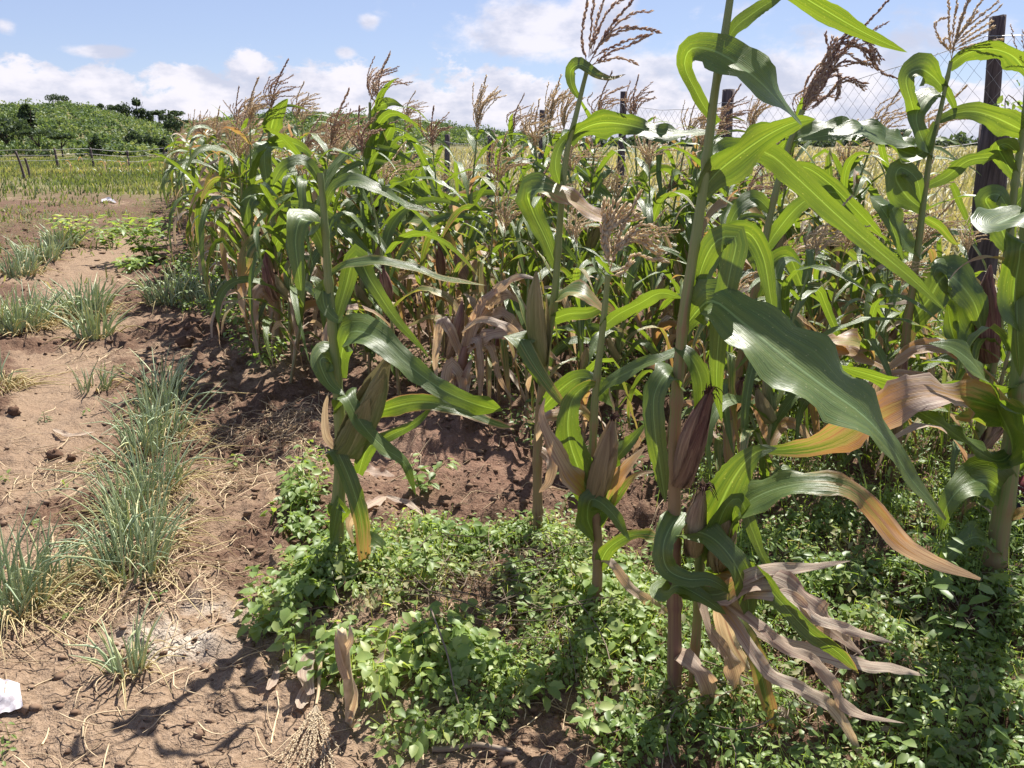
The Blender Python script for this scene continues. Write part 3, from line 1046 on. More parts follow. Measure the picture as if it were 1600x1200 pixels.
def tassel(base, axis, length, nb, parent, origin, seed, mat='tassel_purple', spread=0.55, wind=0.35, size=0.011, one=False, gather=0.0, dens=210, tone=0.45):
    """central spike as the tassel part, side branches as its children (or all in one mesh)"""
    q = np.random.default_rng(seed)
    base = np.asarray(base, float)
    axis = nrm_(np.asarray(axis, float))
    W = np.array([1.0, -0.1, -0.15])
    tip = base + axis * length + W * wind * length * 0.28
    mid = base + axis * length * 0.55 + W * wind * length * 0.04
    sp = tassel_branch([base, mid, tip], size * 1.15, q, tone - 0.1, 0.0022, dens * 1.7)
    br = []
    for i in range(nb):
        s0 = q.uniform(0.02, 0.30)
        o = base + (tip - base) * s0 * 0.8
        a = q.uniform(0, 6.28)
        out = np.array([math.cos(a), math.sin(a), 0])
        l = length * q.uniform(0.6, 0.98) * (1 - 0.5 * s0)
        d0 = nrm_(axis + out * spread * q.uniform(0.4, 1.25))
        dd = q.uniform(0.1, 0.7)
        m_ = o + d0 * l * 0.5
        e = m_ + nrm_(d0 + W * wind * 1.2 - np.array([0, 0, dd])) * l * 0.5
        br.append(tassel_branch([o, m_, e], size, q, tone + q.normal(0, .1), 0.0013, dens))
    if one:
        for b in br:
            for v, f4 in ((0, 0),):
                pass
        B = Bag()
        for b in [sp] + br:
            V = np.concatenate(b.v)
            T_ = np.concatenate(b.t)
            B.v.append(V)
            B.uv.append(np.concatenate(b.uv))
            B.t.append(T_)
            B.f4 += [f + B.n for f in b.f4]
            B.f3 += [f + B.n for f in b.f3]
            B.n += len(V)
        return B.obj('tassel', M[mat], parent, origin)
    t = sp.obj('tassel', M[mat], parent, origin)
    for b in br:
        b.obj('tassel_branch', M[mat], t, origin)
    return t


def ear(base, axis, length, rad, tone, parent, origin, seed, silk=True, face=None, husks=3):
    """husk wrapped ear with dry silk at its tip"""
    q = np.random.default_rng(seed)
    base = np.asarray(base, float)
    axis = np.asarray(axis, float) / np.linalg.norm(axis)
    n, sides = 26, 18
    s = np.linspace(0, 1, n)
    c = base + axis * (s * length)[:, None]
    bend = np.cross(axis, [0, 1, 0])
    c = c + bend * (0.04 * length * np.sin(s * 3.14))[:, None] * q.choice([-1, 1])
    prof = np.interp(s, [0, .06, .25, .5, .75, .9, 1], [.42, .72, .98, 1, .72, .36, .10]) * rad
    v, f, uv = tube(c, prof, sides)
    a = np.tile(np.linspace(0, 6.283, sides, endpoint=False), n)
    sv = np.repeat(s, sides)
    cc = np.repeat(c, sides, axis=0)
    ph = q.uniform(0, 6)
    rel = 1 + 0.07 * np.abs(np.sin(a * 2 + ph + sv * 0.8)) + 0.025 * np.sin(a * 9 + sv * 2)
    v = cc + (v - cc) * rel[:, None]
    h = build('ear', v, f, M['husk'], parent, origin, np.stack([a / 2, sv], 1), {'tone': np.clip(tone + 0.25 * (sv - 0.4) + 0.12 * np.sin(a * 2 + ph), 0, 1)})
    ref = nrm_(np.cross(axis, [0.2, 1, 0.1]))
    ref2 = np.cross(axis, ref)
    for i in range(husks):                       # loose outer husk leaves clasping the ear
        a0 = q.uniform(0, 6.28)
        o = math.cos(a0) * ref + math.sin(a0) * ref2
        e = q.uniform(0.65, 1.1)
        flare = q.uniform(0.1, 1.6)
        ss = np.linspace(0, 1, 14)
        rr = np.interp(ss * e, s, prof) + 0.003
        cl = base + axis * (ss * e * length)[:, None] + o * (rr + flare * rad * np.clip(ss - .55, 0, 1) ** 1.5)[:, None]
        va, fa, ua, uu, sl = leaf_arrays(cl, np.broadcast_to(o, cl.shape).copy(), rad * 1.0 * np.clip(1 - ss ** 3, 0.02, 1), fold=-0.45, wave=.08, seed=seed + i)
        build('husk_leaf', va, fa, M['husk'], h, origin, ua, {'tone': np.clip(tone - .1 + 0.3 * sl, 0, 1)})
    if silk:
        B = Bag()
        tip = c[-1]
        for i in range(26):
            d = nrm_(axis + q.normal(0, .55, 3))
            l = q.uniform(0.02, 0.055)
            v, f, uv = tube(spline([tip - axis * 0.012, tip + d * l * .5, tip + d * l * .8 + np.array([0.006, 0, -.6 * l])], 5), np.linspace(.0022, .0008, 5), 3)
            B.add(v, f, uv, q.random())
        B.obj('silk', M['silk'], h, origin)
    return h


def free_leaf(q, base, azim, length, half, pitch, gravity, wind, dry0, dry1, twist, n=18, across=4, kink=None):
    """leaf grown from the stalk: rises, arches over and hangs, pulled along by the wind"""
    d = np.array([math.cos(azim) * math.sin(pitch), math.sin(azim) * math.sin(pitch), math.cos(pitch)])
    side0 = np.array([-math.sin(azim), math.cos(azim), 0])
    c = [np.asarray(base, float)]
    N = [np.cross(d, side0)]
    N[0] = N[0] if N[0][2] > 0 else -N[0]
    st = length / (n - 1)
    side = side0
    for i in range(1, n):
        t = i / (n - 1)
        g = gravity * (0.35 + 1.6 * t)
        if kink and abs(t - kink) < 0.06:
            g += 7
        d = nrm_(d + st * (np.array([0, 0, -1.0]) * g * 2.2 + np.array([1, -.15, 0.0]) * wind * (0.3 + 1.2 * t)))
        c.append(c[-1] + d * st)
        nn = N[-1] - d * np.dot(N[-1], d)
        nn = nn / np.linalg.norm(nn)
        ang = twist / n
        nn = nn * math.cos(ang) + np.cross(d, nn) * math.sin(ang)
        N.append(nn)
    c = np.array(c)
    N = np.array(N)
    s = np.linspace(0, 1, n)
    v, f, uv, uu, ss = leaf_arrays(c, N, half * width_profile(s), fold=q.uniform(.15, .45), wave=q.uniform(.1, .3), across=across, seed=int(q.integers(1 << 30)), wl=q.uniform(.10, .2))
    dr = dry0 + (dry1 - dry0) * ss ** 1.4 + 0.10 * np.abs(uu) ** 3
    return v, f, uv, dr


def grow_maize(seed, height, nl, wind=1.4, dryness=0.0, straw=False, one=False, azim0=0.0, near=False, ears=1, tassel_on=True):
    """one whole maize plant with its base at the origin"""
    q = np.random.default_rng(seed)
    root = empty('maize_plant', (0, 0, 0))
    hs = height - 0.30
    lean = q.normal(0, .05, 2) + np.array([0.05, 0])
    zz = np.array([-.05, hs * .35, hs * .7, hs])
    c = np.stack([lean[0] * np.abs(zz / hs) ** 1.5 * hs * 1.4 + q.normal(0, .012, 4), lean[1] * (zz / hs) * hs + q.normal(0, .012, 4), zz], 1)
    cs = spline(c, 40)
    stalk = None
    B = Bag()
    if not one:
        stalk_part(cs, q.uniform(.012, .016), .005, .55 + dryness * .4, .05 + dryness, root, None, seed, sides=7)
    else:
        v, f, uv = tube(cs[::4], np.linspace(.014, .005, 10), 5)
        B.add(v, f, uv, np.repeat(np.linspace(.55, .2, 10) + dryness * .3, 5))
    for i in range(nl):
        t = 0.10 + 0.88 * i / (nl - 1)
        h = t * hs
        p = np.array([np.interp(h, cs[:, 2], cs[:, j]) for j in range(3)])
        a = azim0 + (i % 2) * math.pi + q.normal(0, .55)
        lowness = np.clip(1 - t / 0.36, 0, 1)
        dr = np.clip(dryness + 1.0 * lowness ** 0.8 * (q.uniform(0.7, 1.2) if q.random() < .42 else q.uniform(0, .25)) + (q.uniform(.25, .8) if q.random() < .13 else 0), 0, 1.05)
        length = q.uniform(.5, .9) * (0.65 + 0.75 * math.sin(math.pi * np.clip(t, .1, .9)))* (0.62 if t > .85 else 1)
        half = q.uniform(.024, .040) * (1 - .35 * max(0, t - .6) / .4) * (1 - .3 * (dr > .6))
        grav = q.uniform(.7, 1.7) + 1.8 * dr
        v, f, uv, d_ = free_leaf(q, p, a, length, half, q.uniform(.30, .75) + (.25 if t > .8 else 0), grav, wind * q.uniform(.5, 1.4), dr * .85, min(1.1, dr + q.uniform(.0, .45)), q.normal(0, .9) + 2.0 * dr * q.normal(), n=12 if one else 18, across=2 if one else 4, kink=q.uniform(.35, .6) if q.random() < .3 else None)
        if one:
            B.add(v, f, uv, d_)
        else:
            build('leaf', v, f, M['leaf'], root, None, uv, {'dry': d_})
    if one:
        fs = [np.concatenate(B.f4)]
        body = build('foliage', np.concatenate(B.v), fs, M['leaf'], root, None, np.concatenate(B.uv), {'dry': np.concatenate(B.t)})
    T = nrm_(cs[-1] - cs[-4])
    if tassel_on:
        tassel(cs[-1], T, q.uniform(.28, .38), int(q.integers(12, 20)), root, None, seed + 7, 'tassel_straw' if straw else 'tassel_purple', spread=q.uniform(.25, .95), one=one or not near, wind=q.uniform(.3, .9), size=.018 if one else .0155, dens=120 if one else 200, tone=q.uniform(.3, .7))
    for e in range(ears if not one else 0):
        h = hs * q.uniform(.38, .52)
        p = np.array([np.interp(h, cs[:, 2], cs[:, j]) for j in range(3)])
        a = q.uniform(0, 6.28)
        ear(p, np.array([math.cos(a) * .42, math.sin(a) * .42, 1]), q.uniform(.2, .26), q.uniform(.024, .031), q.uniform(.1, 1), root, None, seed + 11 + e, husks=2)
    return root


# ---- near plants placed one by one -----------------------------------------


class Hero:
    def __init__(s, px, py, label, group='tall maize plants nearest the camera'):
        g = gnd(px, py)
        s.d = g[1]
        z = gz(*g)
        s.o = np.array([g[0], g[1], z])
        s.root = empty('maize_plant', s.o)
        tag(s.root, label, 'maize plant', group)
        s.k = 0

    def P(s, p):
        return at(p[0], p[1], s.d + (p[2] if len(p) > 2 else 0))

    def stalk(s, pts, w0, w1, dry0=.6, dry1=.1, gap=.17, name='stalk'):
        W = [s.P(p) for p in pts]
        W[0] = W[0] - np.array([0, 0, .06])
        c = spline(W, 60)
        z0 = s.d * CP + .4
        return stalk_part(c, w0 / 2 * z0 / F, w1 / 2 * z0 / F, dry0, dry1, s.root, s.o, len(s.o) + int(px_seed(pts)), gap, 12, name)

    def leaf(s, pts, w, t=(0, 0), a=(0, 0), dry=(0, 0), base=.55, fold=.2, wave=.14, edge=.12, n=34, across=8, label=None, tip=2.6, wp=None):
        tip = min(tip, 2.9)
        w = w * .86
        """centre line through image points at this plant's distance; t: how far the seen face looks up, a: to the right"""
        W = np.array([s.P(p) for p in pts])
        c = spline(W, n)
        u = np.linspace(0, 1, n)
        tt = np.radians(np.clip(np.interp(u, np.linspace(0, 1, len(t)), t) * 1.4, -45, 68))
        aa = np.radians(np.interp(u, np.linspace(0, 1, len(a)), a))
        cam_dir = nrm_(np.array([0, 0, CAM_H]) - c)
        up = np.array([0, 0, 1.0])
        rt = np.array([1.0, 0, 0])
        N = cam_dir * (np.cos(tt) * np.cos(aa))[:, None] + up * np.sin(tt)[:, None] + rt * np.sin(aa)[:, None]
        T = nrm_(np.gradient(c, axis=0))
        N = nrm_(N - T * np.sum(N * T, axis=1, keepdims=True))
        vis = np.clip(np.abs(np.sum(N * cam_dir, axis=1)), .5, 1)
        dist = np.linalg.norm(c - np.array([0, 0, CAM_H]), axis=1)
        prof = np.minimum(1, base + (1 - base) * u / .28) * np.clip(1 - u ** tip, 0, 1) ** .85
        if wp:
            half = .95 * np.interp(u, np.linspace(0, 1, len(wp)), wp) / 2 * dist / F / vis
        else:
            half = w / 2 * dist / F * prof / vis
        s.k += 1
        sd = int(abs(px_seed(pts))) + s.k
        dm = float(np.clip(np.mean(dry), 0, 1))
        v, f, uv, uu, ss = leaf_arrays(c, N, half, fold, wave * (1 + .35 * dm), .15 - .05 * dm, across, sd, .35 * max(0, dm - .3))
        dr = np.interp(ss, np.linspace(0, 1, len(dry)), dry) + edge * np.abs(uu) ** 3
        o = build('leaf', v, f, M['leaf'], s.root, s.o, uv, {'dry': dr})
        if label:
            o['label'] = label
        return o

    def ear(s, a, b, w, tone, silk=True, husks=3, seed=0):
        A, Bp = s.P(a), s.P(b)
        L = np.linalg.norm(Bp - A)
        return ear(A, Bp - A, L, .86 * w / 2 * (s.d * CP + .4) / F, tone, s.root, s.o, 500 + seed + int(a[0]), silk, None, husks)

    def branches(s, lines, seed, mat, size, tone):
        q = np.random.default_rng(seed)
        for pts in lines:
            b = tassel_branch([s.P(p) for p in pts], size, q, tone + q.normal(0, .08), .0015, 240)
            b.obj('tassel_branch', M[mat], s.t, s.o)

    def tassel(s, a, b, nb, seed, mat='tassel_purple', **kw):
        A, Bp = s.P(a), s.P(b)
        s.t = tassel(A, Bp - A, np.linalg.norm(Bp - A), nb, s.root, s.o, seed, mat, **kw)
        return s.t


def px_seed(pts):
    return sum(p[0] * 7 + p[1] * 13 for p in pts) % 9973


# A: the nearest plant, right of centre
A = Hero(1056, 1105, 'tallest near maize plant with a huge drooping dark leaf and maroon ears')
A.stalk([(1056, 1105), (1054, 900), (1054, 760), (1056, 640), (1068, 500), (1086, 380), (1102, 270), (1116, 150), (1130, 70), (1142, -10), (1152, -80)], 25, 9, .95, .0, .19)
A.stalk([(1082, 1105, .03), (1086, 1020, .03), (1092, 930, .02), (1094, 850)], 17, 15, .5, .3, .13, 'tiller')
A.leaf([(1122, 192), (1104, 172), (1086, 140), (1070, 104), (1078, 78, -.03), (1104, 76, -.06), (1140, 92, -.09), (1185, 126, -.11), (1220, 162, -.11), (1252, 194, -.1)], 47, (-10, -5, 0, 20, 48, 48, 45), wp=(12, 18, 20, 22, 34, 54, 62, 52, 34, 5), wave=.1)
A.leaf([(1136, 66), (1150, 42), (1180, 18), (1205, 2), (1240, -20)], 26, (10, 10), base=.4)
A.leaf([(1148, -40), (1190, -70), (1235, -20), (1300, 22), (1360, 56), (1418, 82)], 36, (-35, -30, -20), dry=(0, .05), base=.6)
A.leaf([(1094, 305), (1118, 272), (1160, 238), (1205, 208), (1245, 190, -.02), (1275, 186, -.04)], 62, (-35, -38, -20), base=.5, wave=.2)
A.leaf([(1104, 262), (1150, 236, .1), (1200, 240, .1), (1250, 282, .05), (1310, 338, .0), (1370, 390, -.04), (1430, 440, -.06), (1482, 490, -.08)], 42, (20, 0, -22, -18, 5, 15), base=.4, wave=.12)
A.leaf([(1064, 520), (1086, 490), (1114, 470, -.06), (1160, 504, -.14), (1220, 553, -.2), (1290, 606, -.24), (1345, 646, -.26), (1388, 692, -.26), (1425, 750, -.26), (1478, 812, -.26)], 98, (0, 20, 46, 48, 46, 42, 30), dry=(0, 0, 0, .0, .1, .3), wp=(24, 38, 54, 86, 106, 92, 66, 34, 20, 14, 3), wave=.12, fold=.2)
A.leaf([(1086, 470), (1096, 420), (1118, 378, -.03), (1150, 372, -.05), (1140, 430, -.06), (1124, 520, -.05), (1120, 600, -.04), (1128, 660, -.03)], 46, (10, 20, 0, 0), (0, 0, -15, -15), base=.35, wave=.1)
A.leaf([(1090, 450), (1120, 380, .08), (1165, 362, .1), (1192, 400, .1), (1205, 470, .1), (1215, 520, .1)], 40, (-30, -20, 0), (0, 10, 20), base=.4)
A.leaf([(1062, 600), (1042, 585, -.03), (1022, 620, -.06), (1024, 680, -.08), (1032, 730, -.08), (1040, 785, -.07)], 42, (40, 25, 10), (0, 0, 0), base=.6, tip=5)
A.leaf([(1058, 540), (1080, 560, -.03), (1096, 600, -.04), (1092, 660, -.04), (1086, 700, -.03)], 34, (20, 10), (0, 30, 30), base=.5)
A.leaf([(1098, 870), (1116, 812, -.05), (1146, 748, -.08), (1180, 708, -.1), (1215, 700, -.1)], 70, (-20, -25, 10), (-20, -10), base=.6, tip=3)
A.leaf([(1110, 850), (1150, 800, -.06), (1200, 768, -.1), (1270, 754, -.14), (1330, 765, -.16), (1372, 806, -.18), (1410, 850, -.18), (1460, 878, -.18), (1532, 905, -.18)], 42, (30, 45, 42, 25, 0, -10, 0), dry=(.0, .05, .12, .4, .55, .75, 1), wp=(16, 36, 44, 40, 30, 26, 22, 15, 3), wave=.2)
A.leaf([(1104, 880), (1130, 800, -.1), (1156, 780, -.1), (1176, 830, -.1), (1198, 880, -.1), (1240, 930, -.12)], 24, (-10, -10), (20, 30), base=.5)
A.leaf([(1066, 800), (1046, 826, -.06), (1036, 858, -.09), (1044, 890, -.1), (1075, 905, -.12), (1110, 906, -.13), (1150, 930, -.13)], 40, (10, 10, 30), (-20, -10, 0), base=.6)
A.leaf([(1072, 842), (1092, 832, -.08), (1120, 846, -.12), (1148, 880, -.14), (1166, 925, -.14), (1172, 975, -.12)], 44, (25, 30, 10), (10, 20), base=.5)
A.leaf([(1062, 905), (1085, 925, -.08), (1125, 928, -.12), (1160, 905, -.14), (1200, 890, -.14), (1250, 888, -.14), (1330, 876, -.14)], 28, (10, -10, 20, 20), dry=(.0, .1, .7, .9, .9), base=.8, wave=.3, label='pinkish brown dried leaf')
A.leaf([(1100, 905), (1150, 912, -.12), (1210, 905, -.16), (1260, 940, -.2), (1300, 980, -.2), (1350, 1025, -.2)], 45, (25, 30, 25), dry=(.5, .75, .85, .9), base=.5, wave=.3, tip=2.2)
A.leaf([(1100, 910), (1170, 925, -.14), (1230, 930, -.2), (1275, 965, -.22), (1330, 985, -.22), (1398, 1005, -.2)], 23, (10, 30, 10), dry=(.6, .8, .9, .95), base=.6, wave=.35)
A.leaf([(1110, 900), (1180, 900, -.1), (1215, 935, -.2), (1262, 985, -.24), (1310, 1020, -.24), (1342, 1052, -.22)], 36, (-25, -20, -10), dry=(0, 0, .05, .4), base=.5, tip=2)
A.leaf([(1095, 915), (1130, 950, -.1), (1165, 1000, -.16), (1200, 1050, -.2), (1255, 1078, -.22), (1300, 1105, -.22), (1330, 1150, -.22), (1352, 1200, -.22)], 23, (20, 30, 10, 0), dry=(.35, .6, .85, .95, 1), base=.5, wave=.3)
A.leaf([(1100, 915), (1165, 960, -.14), (1225, 1010, -.2), (1280, 1040, -.22), (1320, 1100, -.22), (1352, 1118, -.2), (1414, 1130, -.2)], 20, (20, 30, 30), dry=(.6, .85, .95, 1.05), base=.6, wave=.3)
A.leaf([(1120, 940), (1190, 990, -.1), (1270, 1020, -.1), (1345, 1038, -.08), (1400, 1045, -.06), (1450, 1056, -.04)], 22, (20, 30), dry=(.5, .8, .85, .9), base=.4, wave=.2)
A.leaf([(1094, 935), (1110, 985, -.06), (1140, 1030, -.08), (1155, 1080, -.06), (1172, 1130, -.04), (1188, 1170, 0)], 20, (0, -10), (30, 30), dry=(.7, .8, .8), base=.6, wave=.3)
A.leaf([(1058, 1018), (1075, 1030, -.06), (1096, 1052, -.1), (1110, 1085, -.08), (1112, 1120, -.04)], 24, (10, 10), dry=(.9, 1), base=.5, wave=.35)
A.leaf([(1120, 930), (1160, 980, -.1), (1185, 1040, -.12), (1200, 1100, -.12), (1215, 1150, -.1)], 28, (-10, 0), (20, 30), dry=(.2, .35, .5), base=.5)
A.leaf([(1120, 935), (1138, 1000, .05), (1175, 1060, .05), (1230, 1120, .02), (1270, 1160, 0), (1300, 1210, 0)], 23, (10, 10), dry=(.8, .95, 1), base=.5, wave=.3)
A.leaf([(1064, 920), (1044, 925, -.06), (1060, 915, -.1), (1100, 935, -.12), (1135, 960, -.12)], 34, (40, 30), base=.6)
A.ear((1062, 760, -.03), (1106, 612, -.06), 32, .86, True, 5, 1)
A.ear((1085, 868, -.03), (1100, 762, -.06), 36, .5, True, 5, 2)
A.ear((1120, 890, -.03), (1142, 800, -.08), 34, .42, False, 5, 3)
A.tassel((1152, -80), (1200, -320), 10, 31)

# C: plant left of it with a long arching top leaf and a reddish tassel
C = Hero(842, 852, 'slender maize plant whose wind-blown reddish tassel reaches the top edge')
C.stalk([(842, 852), (840, 700), (852, 560), (866, 470), (874, 360), (884, 250), (900, 180), (912, 130), (920, 100)], 17, 6, .75, .0, .2)
C.tassel((920, 100), (978, -8), 0, 77, wind=.5, size=.0145, tone=.40)
C.branches([[(918, 104), (910, 60), (915, 18), (922, -14)], [(920, 90), (923, 50), (926, 12), (934, -14)], [(922, 88), (930, 45), (940, 10), (950, -16)],
            [(924, 86), (936, 45), (958, 8), (990, -8)], [(926, 84), (950, 52), (985, 42), (1028, 50)], [(926, 82), (955, 56), (990, 44), (1020, 46)], [(925, 84), (965, 38), (992, 20), (1016, 18)],
            [(924, 92), (955, 74), (985, 62), (1014, 54)], [(924, 102), (955, 91), (975, 92), (992, 97)], [(922, 104), (950, 84), (980, 72), (1008, 58)]], 78, 'tassel_purple', .0165, .48)
C.leaf([(904, 152), (893, 132), (892, 110), (908, 101, -.04), (932, 116, -.06), (955, 122, -.06), (978, 116, -.06)], 19, (-10, 20, 35), dry=(.1, .15, .5), base=.4)
C.leaf([(888, 222), (905, 204), (940, 192, -.05), (985, 196, -.1), (1030, 208, -.14), (1070, 209, -.14), (1120, 205, -.12)], 40, (-45, -40, 15, 45, 40), dry=(.08, .0, .1, .3), base=.5, wave=.25, tip=2)
C.leaf([(880, 300), (868, 262), (876, 226), (906, 200, .02), (925, 196)], 20, (-10, -10), (-30, -10), base=.7)
C.leaf([(870, 418), (852, 372), (832, 330), (826, 300, -.04), (862, 296, -.08), (905, 320, -.1), (945, 342, -.1), (985, 350)], 38, (0, 10, 40, 40, 35), dry=(0, 0, .1, .5, .6, .75), base=.5, wave=.2)
C.leaf([(868, 470), (886, 456, -.04), (915, 460, -.08), (948, 490, -.1)], 30, (40, 45), dry=(.3, .35, .5), base=.5, tip=4)
C.leaf([(865, 498), (890, 490, -.02), (920, 488, -.04), (945, 480, -.04), (965, 492)], 26, (-30, -10, 20), dry=(.1, .2, .5), base=.7)
C.leaf([(850, 600), (826, 555, -.04), (812, 530, -.08), (835, 570, -.12), (870, 620, -.14), (896, 650, -.14)], 34, (20, 30, 20), dry=(.1, .2, .4), base=.5)
C.leaf([(846, 640), (872, 612, -.06), (905, 590, -.1), (935, 600, -.12), (960, 640)], 30, (-20, 10, 30), dry=(.0, .1, .3), base=.5)
C.leaf([(842, 700), (862, 720, -.04), (858, 750, -.06), (842, 770, -.04)], 22, (10, 10), dry=(.5, .9), base=.6, wave=.3)
C.leaf([(848, 560), (820, 540, -.02), (790, 510, -.02), (750, 500, 0), (720, 520, 0)], 20, (20, 20), dry=(.6, .7, .9), base=.4, wave=.3)
C.ear((848, 572, -.03), (838, 424, -.06), 32, .24, False, 2, 4)

# D: short plant between, pale straw tassel and a tan ear
D = Hero(930, 978, 'short maize plant with pale straw tassel and a tan ear')
D.stalk([(930, 978), (934, 860), (926, 740), (930, 620), (942, 510), (950, 430)], 19, 8, .95, .1, .15)
D.tassel((952, 425), (985, 300), 0, 61, 'tassel_straw', wind=.4, size=.015, tone=.45)
D.branches([[(952, 415), (942 + 1.5 * i, 375 - 2 * i), (944 + 7 * i, 318 + .8 * i * i * (i > 3) * .45)] for i in range(9)] +
           [[(955, 400), (985, 362 + 4 * i), (1000 + 4 * i, 352 + 9 * i), (1018 + 4 * i, 352 + 13 * i)] for i in range(5)] + [[(955, 425), (975, 420), (990, 400), (1040, 408)], [(954, 430), (970, 428), (984, 412)]], 62, 'tassel_straw', .020, .65)
D.leaf([(940, 512), (965, 492), (1000, 474), (1032, 458, -.02), (1066, 466)], 28, (-35, -35, -10), dry=(.1, .12, .1), base=.6, tip=3)
D.leaf([(930, 618), (955, 596), (1000, 572, -.04), (1040, 556, -.06), (1075, 540)], 24, (30, 40, 30), base=.5)
D.leaf([(928, 790), (905, 735, -.03), (888, 680, -.05), (892, 630, -.05), (912, 605, -.04), (935, 600)], 52, (10, 10, -20), (-10, 0, 20), dry=(.05, .0, .1, .3), base=.6, tip=4)
D.leaf([(924, 780), (890, 740, -.06), (862, 690, -.08), (846, 650, -.08), (852, 620, -.06)], 30, (20, 30), dry=(.3, .75, .85), base=.5, wave=.3, tip=5)
D.leaf([(932, 820), (955, 760, -.04), (985, 722, -.06), (1010, 696, -.06)], 30, (20, 20), (10, 20), dry=(.1, .5, .7), base=.6, tip=3)
D.leaf([(934, 820), (960, 780, -.03), (990, 745, -.06), (1030, 735, -.06)], 18, (20, 20), dry=(.1, .3, .6), base=.6)
D.leaf([(932, 760), (960, 720), (985, 690, -.04), (1010, 660, -.04)], 30, (35, 35), (10, 10), base=.5, tip=3)
D.leaf([(934, 890), (950, 858, -.04), (980, 838, -.06), (1005, 834, -.06), (1032, 838)], 22, (-20, -20, 20), dry=(.1, .2, .4), base=.5)
D.leaf([(936, 868), (958, 882, -.04), (985, 918, -.06), (1015, 940, -.06), (1050, 962)], 18, (10, 10), dry=(.7, .75, .8), base=.6, wave=.3)
D.leaf([(930, 840), (918, 810, -.03), (925, 780, -.06), (955, 800, -.08), (985, 845, -.08)], 32, (30, 20), (10, 20), base=.5, tip=3)
D.leaf([(928, 660), (908, 640), (880, 645), (850, 655, -.03), (838, 690)], 22, (20, 0), dry=(.4, .5, .9), base=.4, wave=.3)
D.ear((930, 780, -.03), (958, 655, -.05), 32, .5, True, 5, 6)

# E: plant at the corner of the plot with the big green-tan ear
E = Hero(528, 892, 'maize plant at the bare-soil corner with one large ear and a bent green leaf')
E.stalk([(526, 892), (528, 800), (532, 720), (530, 640), (520, 520), (512, 420), (506, 330), (500, 270)], 24, 9, .35, .1, .16)
E.leaf([(532, 590), (535, 548), (550, 518, -.04), (592, 530, -.1), (640, 572, -.14), (690, 608, -.16), (740, 630, -.16), (785, 642)], 46, (20, 30, 25, -5, -20), dry=(0, 0, 0, .1), base=.5, tip=3)
E.leaf([(528, 590), (512, 560, -.03), (500, 566, -.06), (515, 600, -.08), (540, 618, -.1)], 38, (35, 35), dry=(.05, .2), base=.5, tip=5)
E.leaf([(533, 640), (540, 618, -.06), (565, 662, -.1), (600, 700, -.12), (632, 724, -.12), (650, 775, -.12)], 32, (35, 45, 40), dry=(0, 0, .1, .2), base=.6)
E.leaf([(528, 720), (524, 700, -.05), (545, 745, -.08), (562, 800, -.1), (568, 850, -.1), (570, 920, -.08)], 32, (20, 0, -5), dry=(0, .05, .3, .45, .6), base=.6, tip=3)
E.leaf([(545, 870), (580, 850, -.04), (605, 872, -.06), (632, 905, -.06), (660, 930)], 34, (20, 20), base=.4)
E.leaf([(560, 660), (600, 640, -.02), (660, 628, -.04), (720, 640, -.06), (770, 660, -.06), (800, 668)], 34, (-30, 10, 25), dry=(.1, .1, .2, .4), base=.4, edge=.35)
E.leaf([(560, 740), (575, 700, -.05), (610, 680, -.06), (650, 660, -.06), (680, 630)], 24, (10, -20), base=.5)
E.leaf([(510, 400), (492, 360), (472, 342, -.04), (462, 372, -.08), (466, 420, -.1), (474, 480, -.1)], 36, (20, 40, 20, 0), (0, 0, -10), dry=(0, 0, .1), base=.5, tip=4)
E.leaf([(514, 430), (540, 414), (585, 408, -.04), (640, 416, -.06), (690, 434, -.06), (760, 446)], 16, (30, 40), dry=(.25, .25, .35), base=.6)
E.leaf([(520, 520), (540, 450, .05), (556, 400, .05), (580, 440), (620, 500), (660, 545), (670, 560)], 32, (10, 0, 0), base=.4)
E.leaf([(516, 470), (505, 452), (508, 480, -.04), (528, 500, -.06), (536, 488, -.05)], 26, (10, 10), base=.6, tip=4)
E.leaf([(506, 330), (520, 296), (556, 282, -.04), (600, 300, -.06), (640, 322), (690, 330)], 20, (30, 35, 30), dry=(.0, .1, .4), base=.5)
E.leaf([(503, 290), (488, 262), (468, 250, -.02), (440, 262, -.04), (425, 290)], 20, (25, 20), base=.5)
E.leaf([(524, 810), (532, 790, -.05), (526, 800, -.06), (518, 850, -.06)], 22, (10, 0), base=.7, tip=5)
E.leaf([(525, 700), (510, 680, -.02), (508, 640, -.02), (514, 612, -.02)], 14, (0, 0), dry=(.7, .9), base=.8, tip=8, wave=.05)
E.leaf([(550, 735), (560, 790, -.04), (546, 820), (556, 860)], 16, (0, 0), dry=(.9, 1), base=.6, wave=.3)
E.ear((540, 712, -.03), (604, 562, -.06), 44, .14, False, 5, 7)

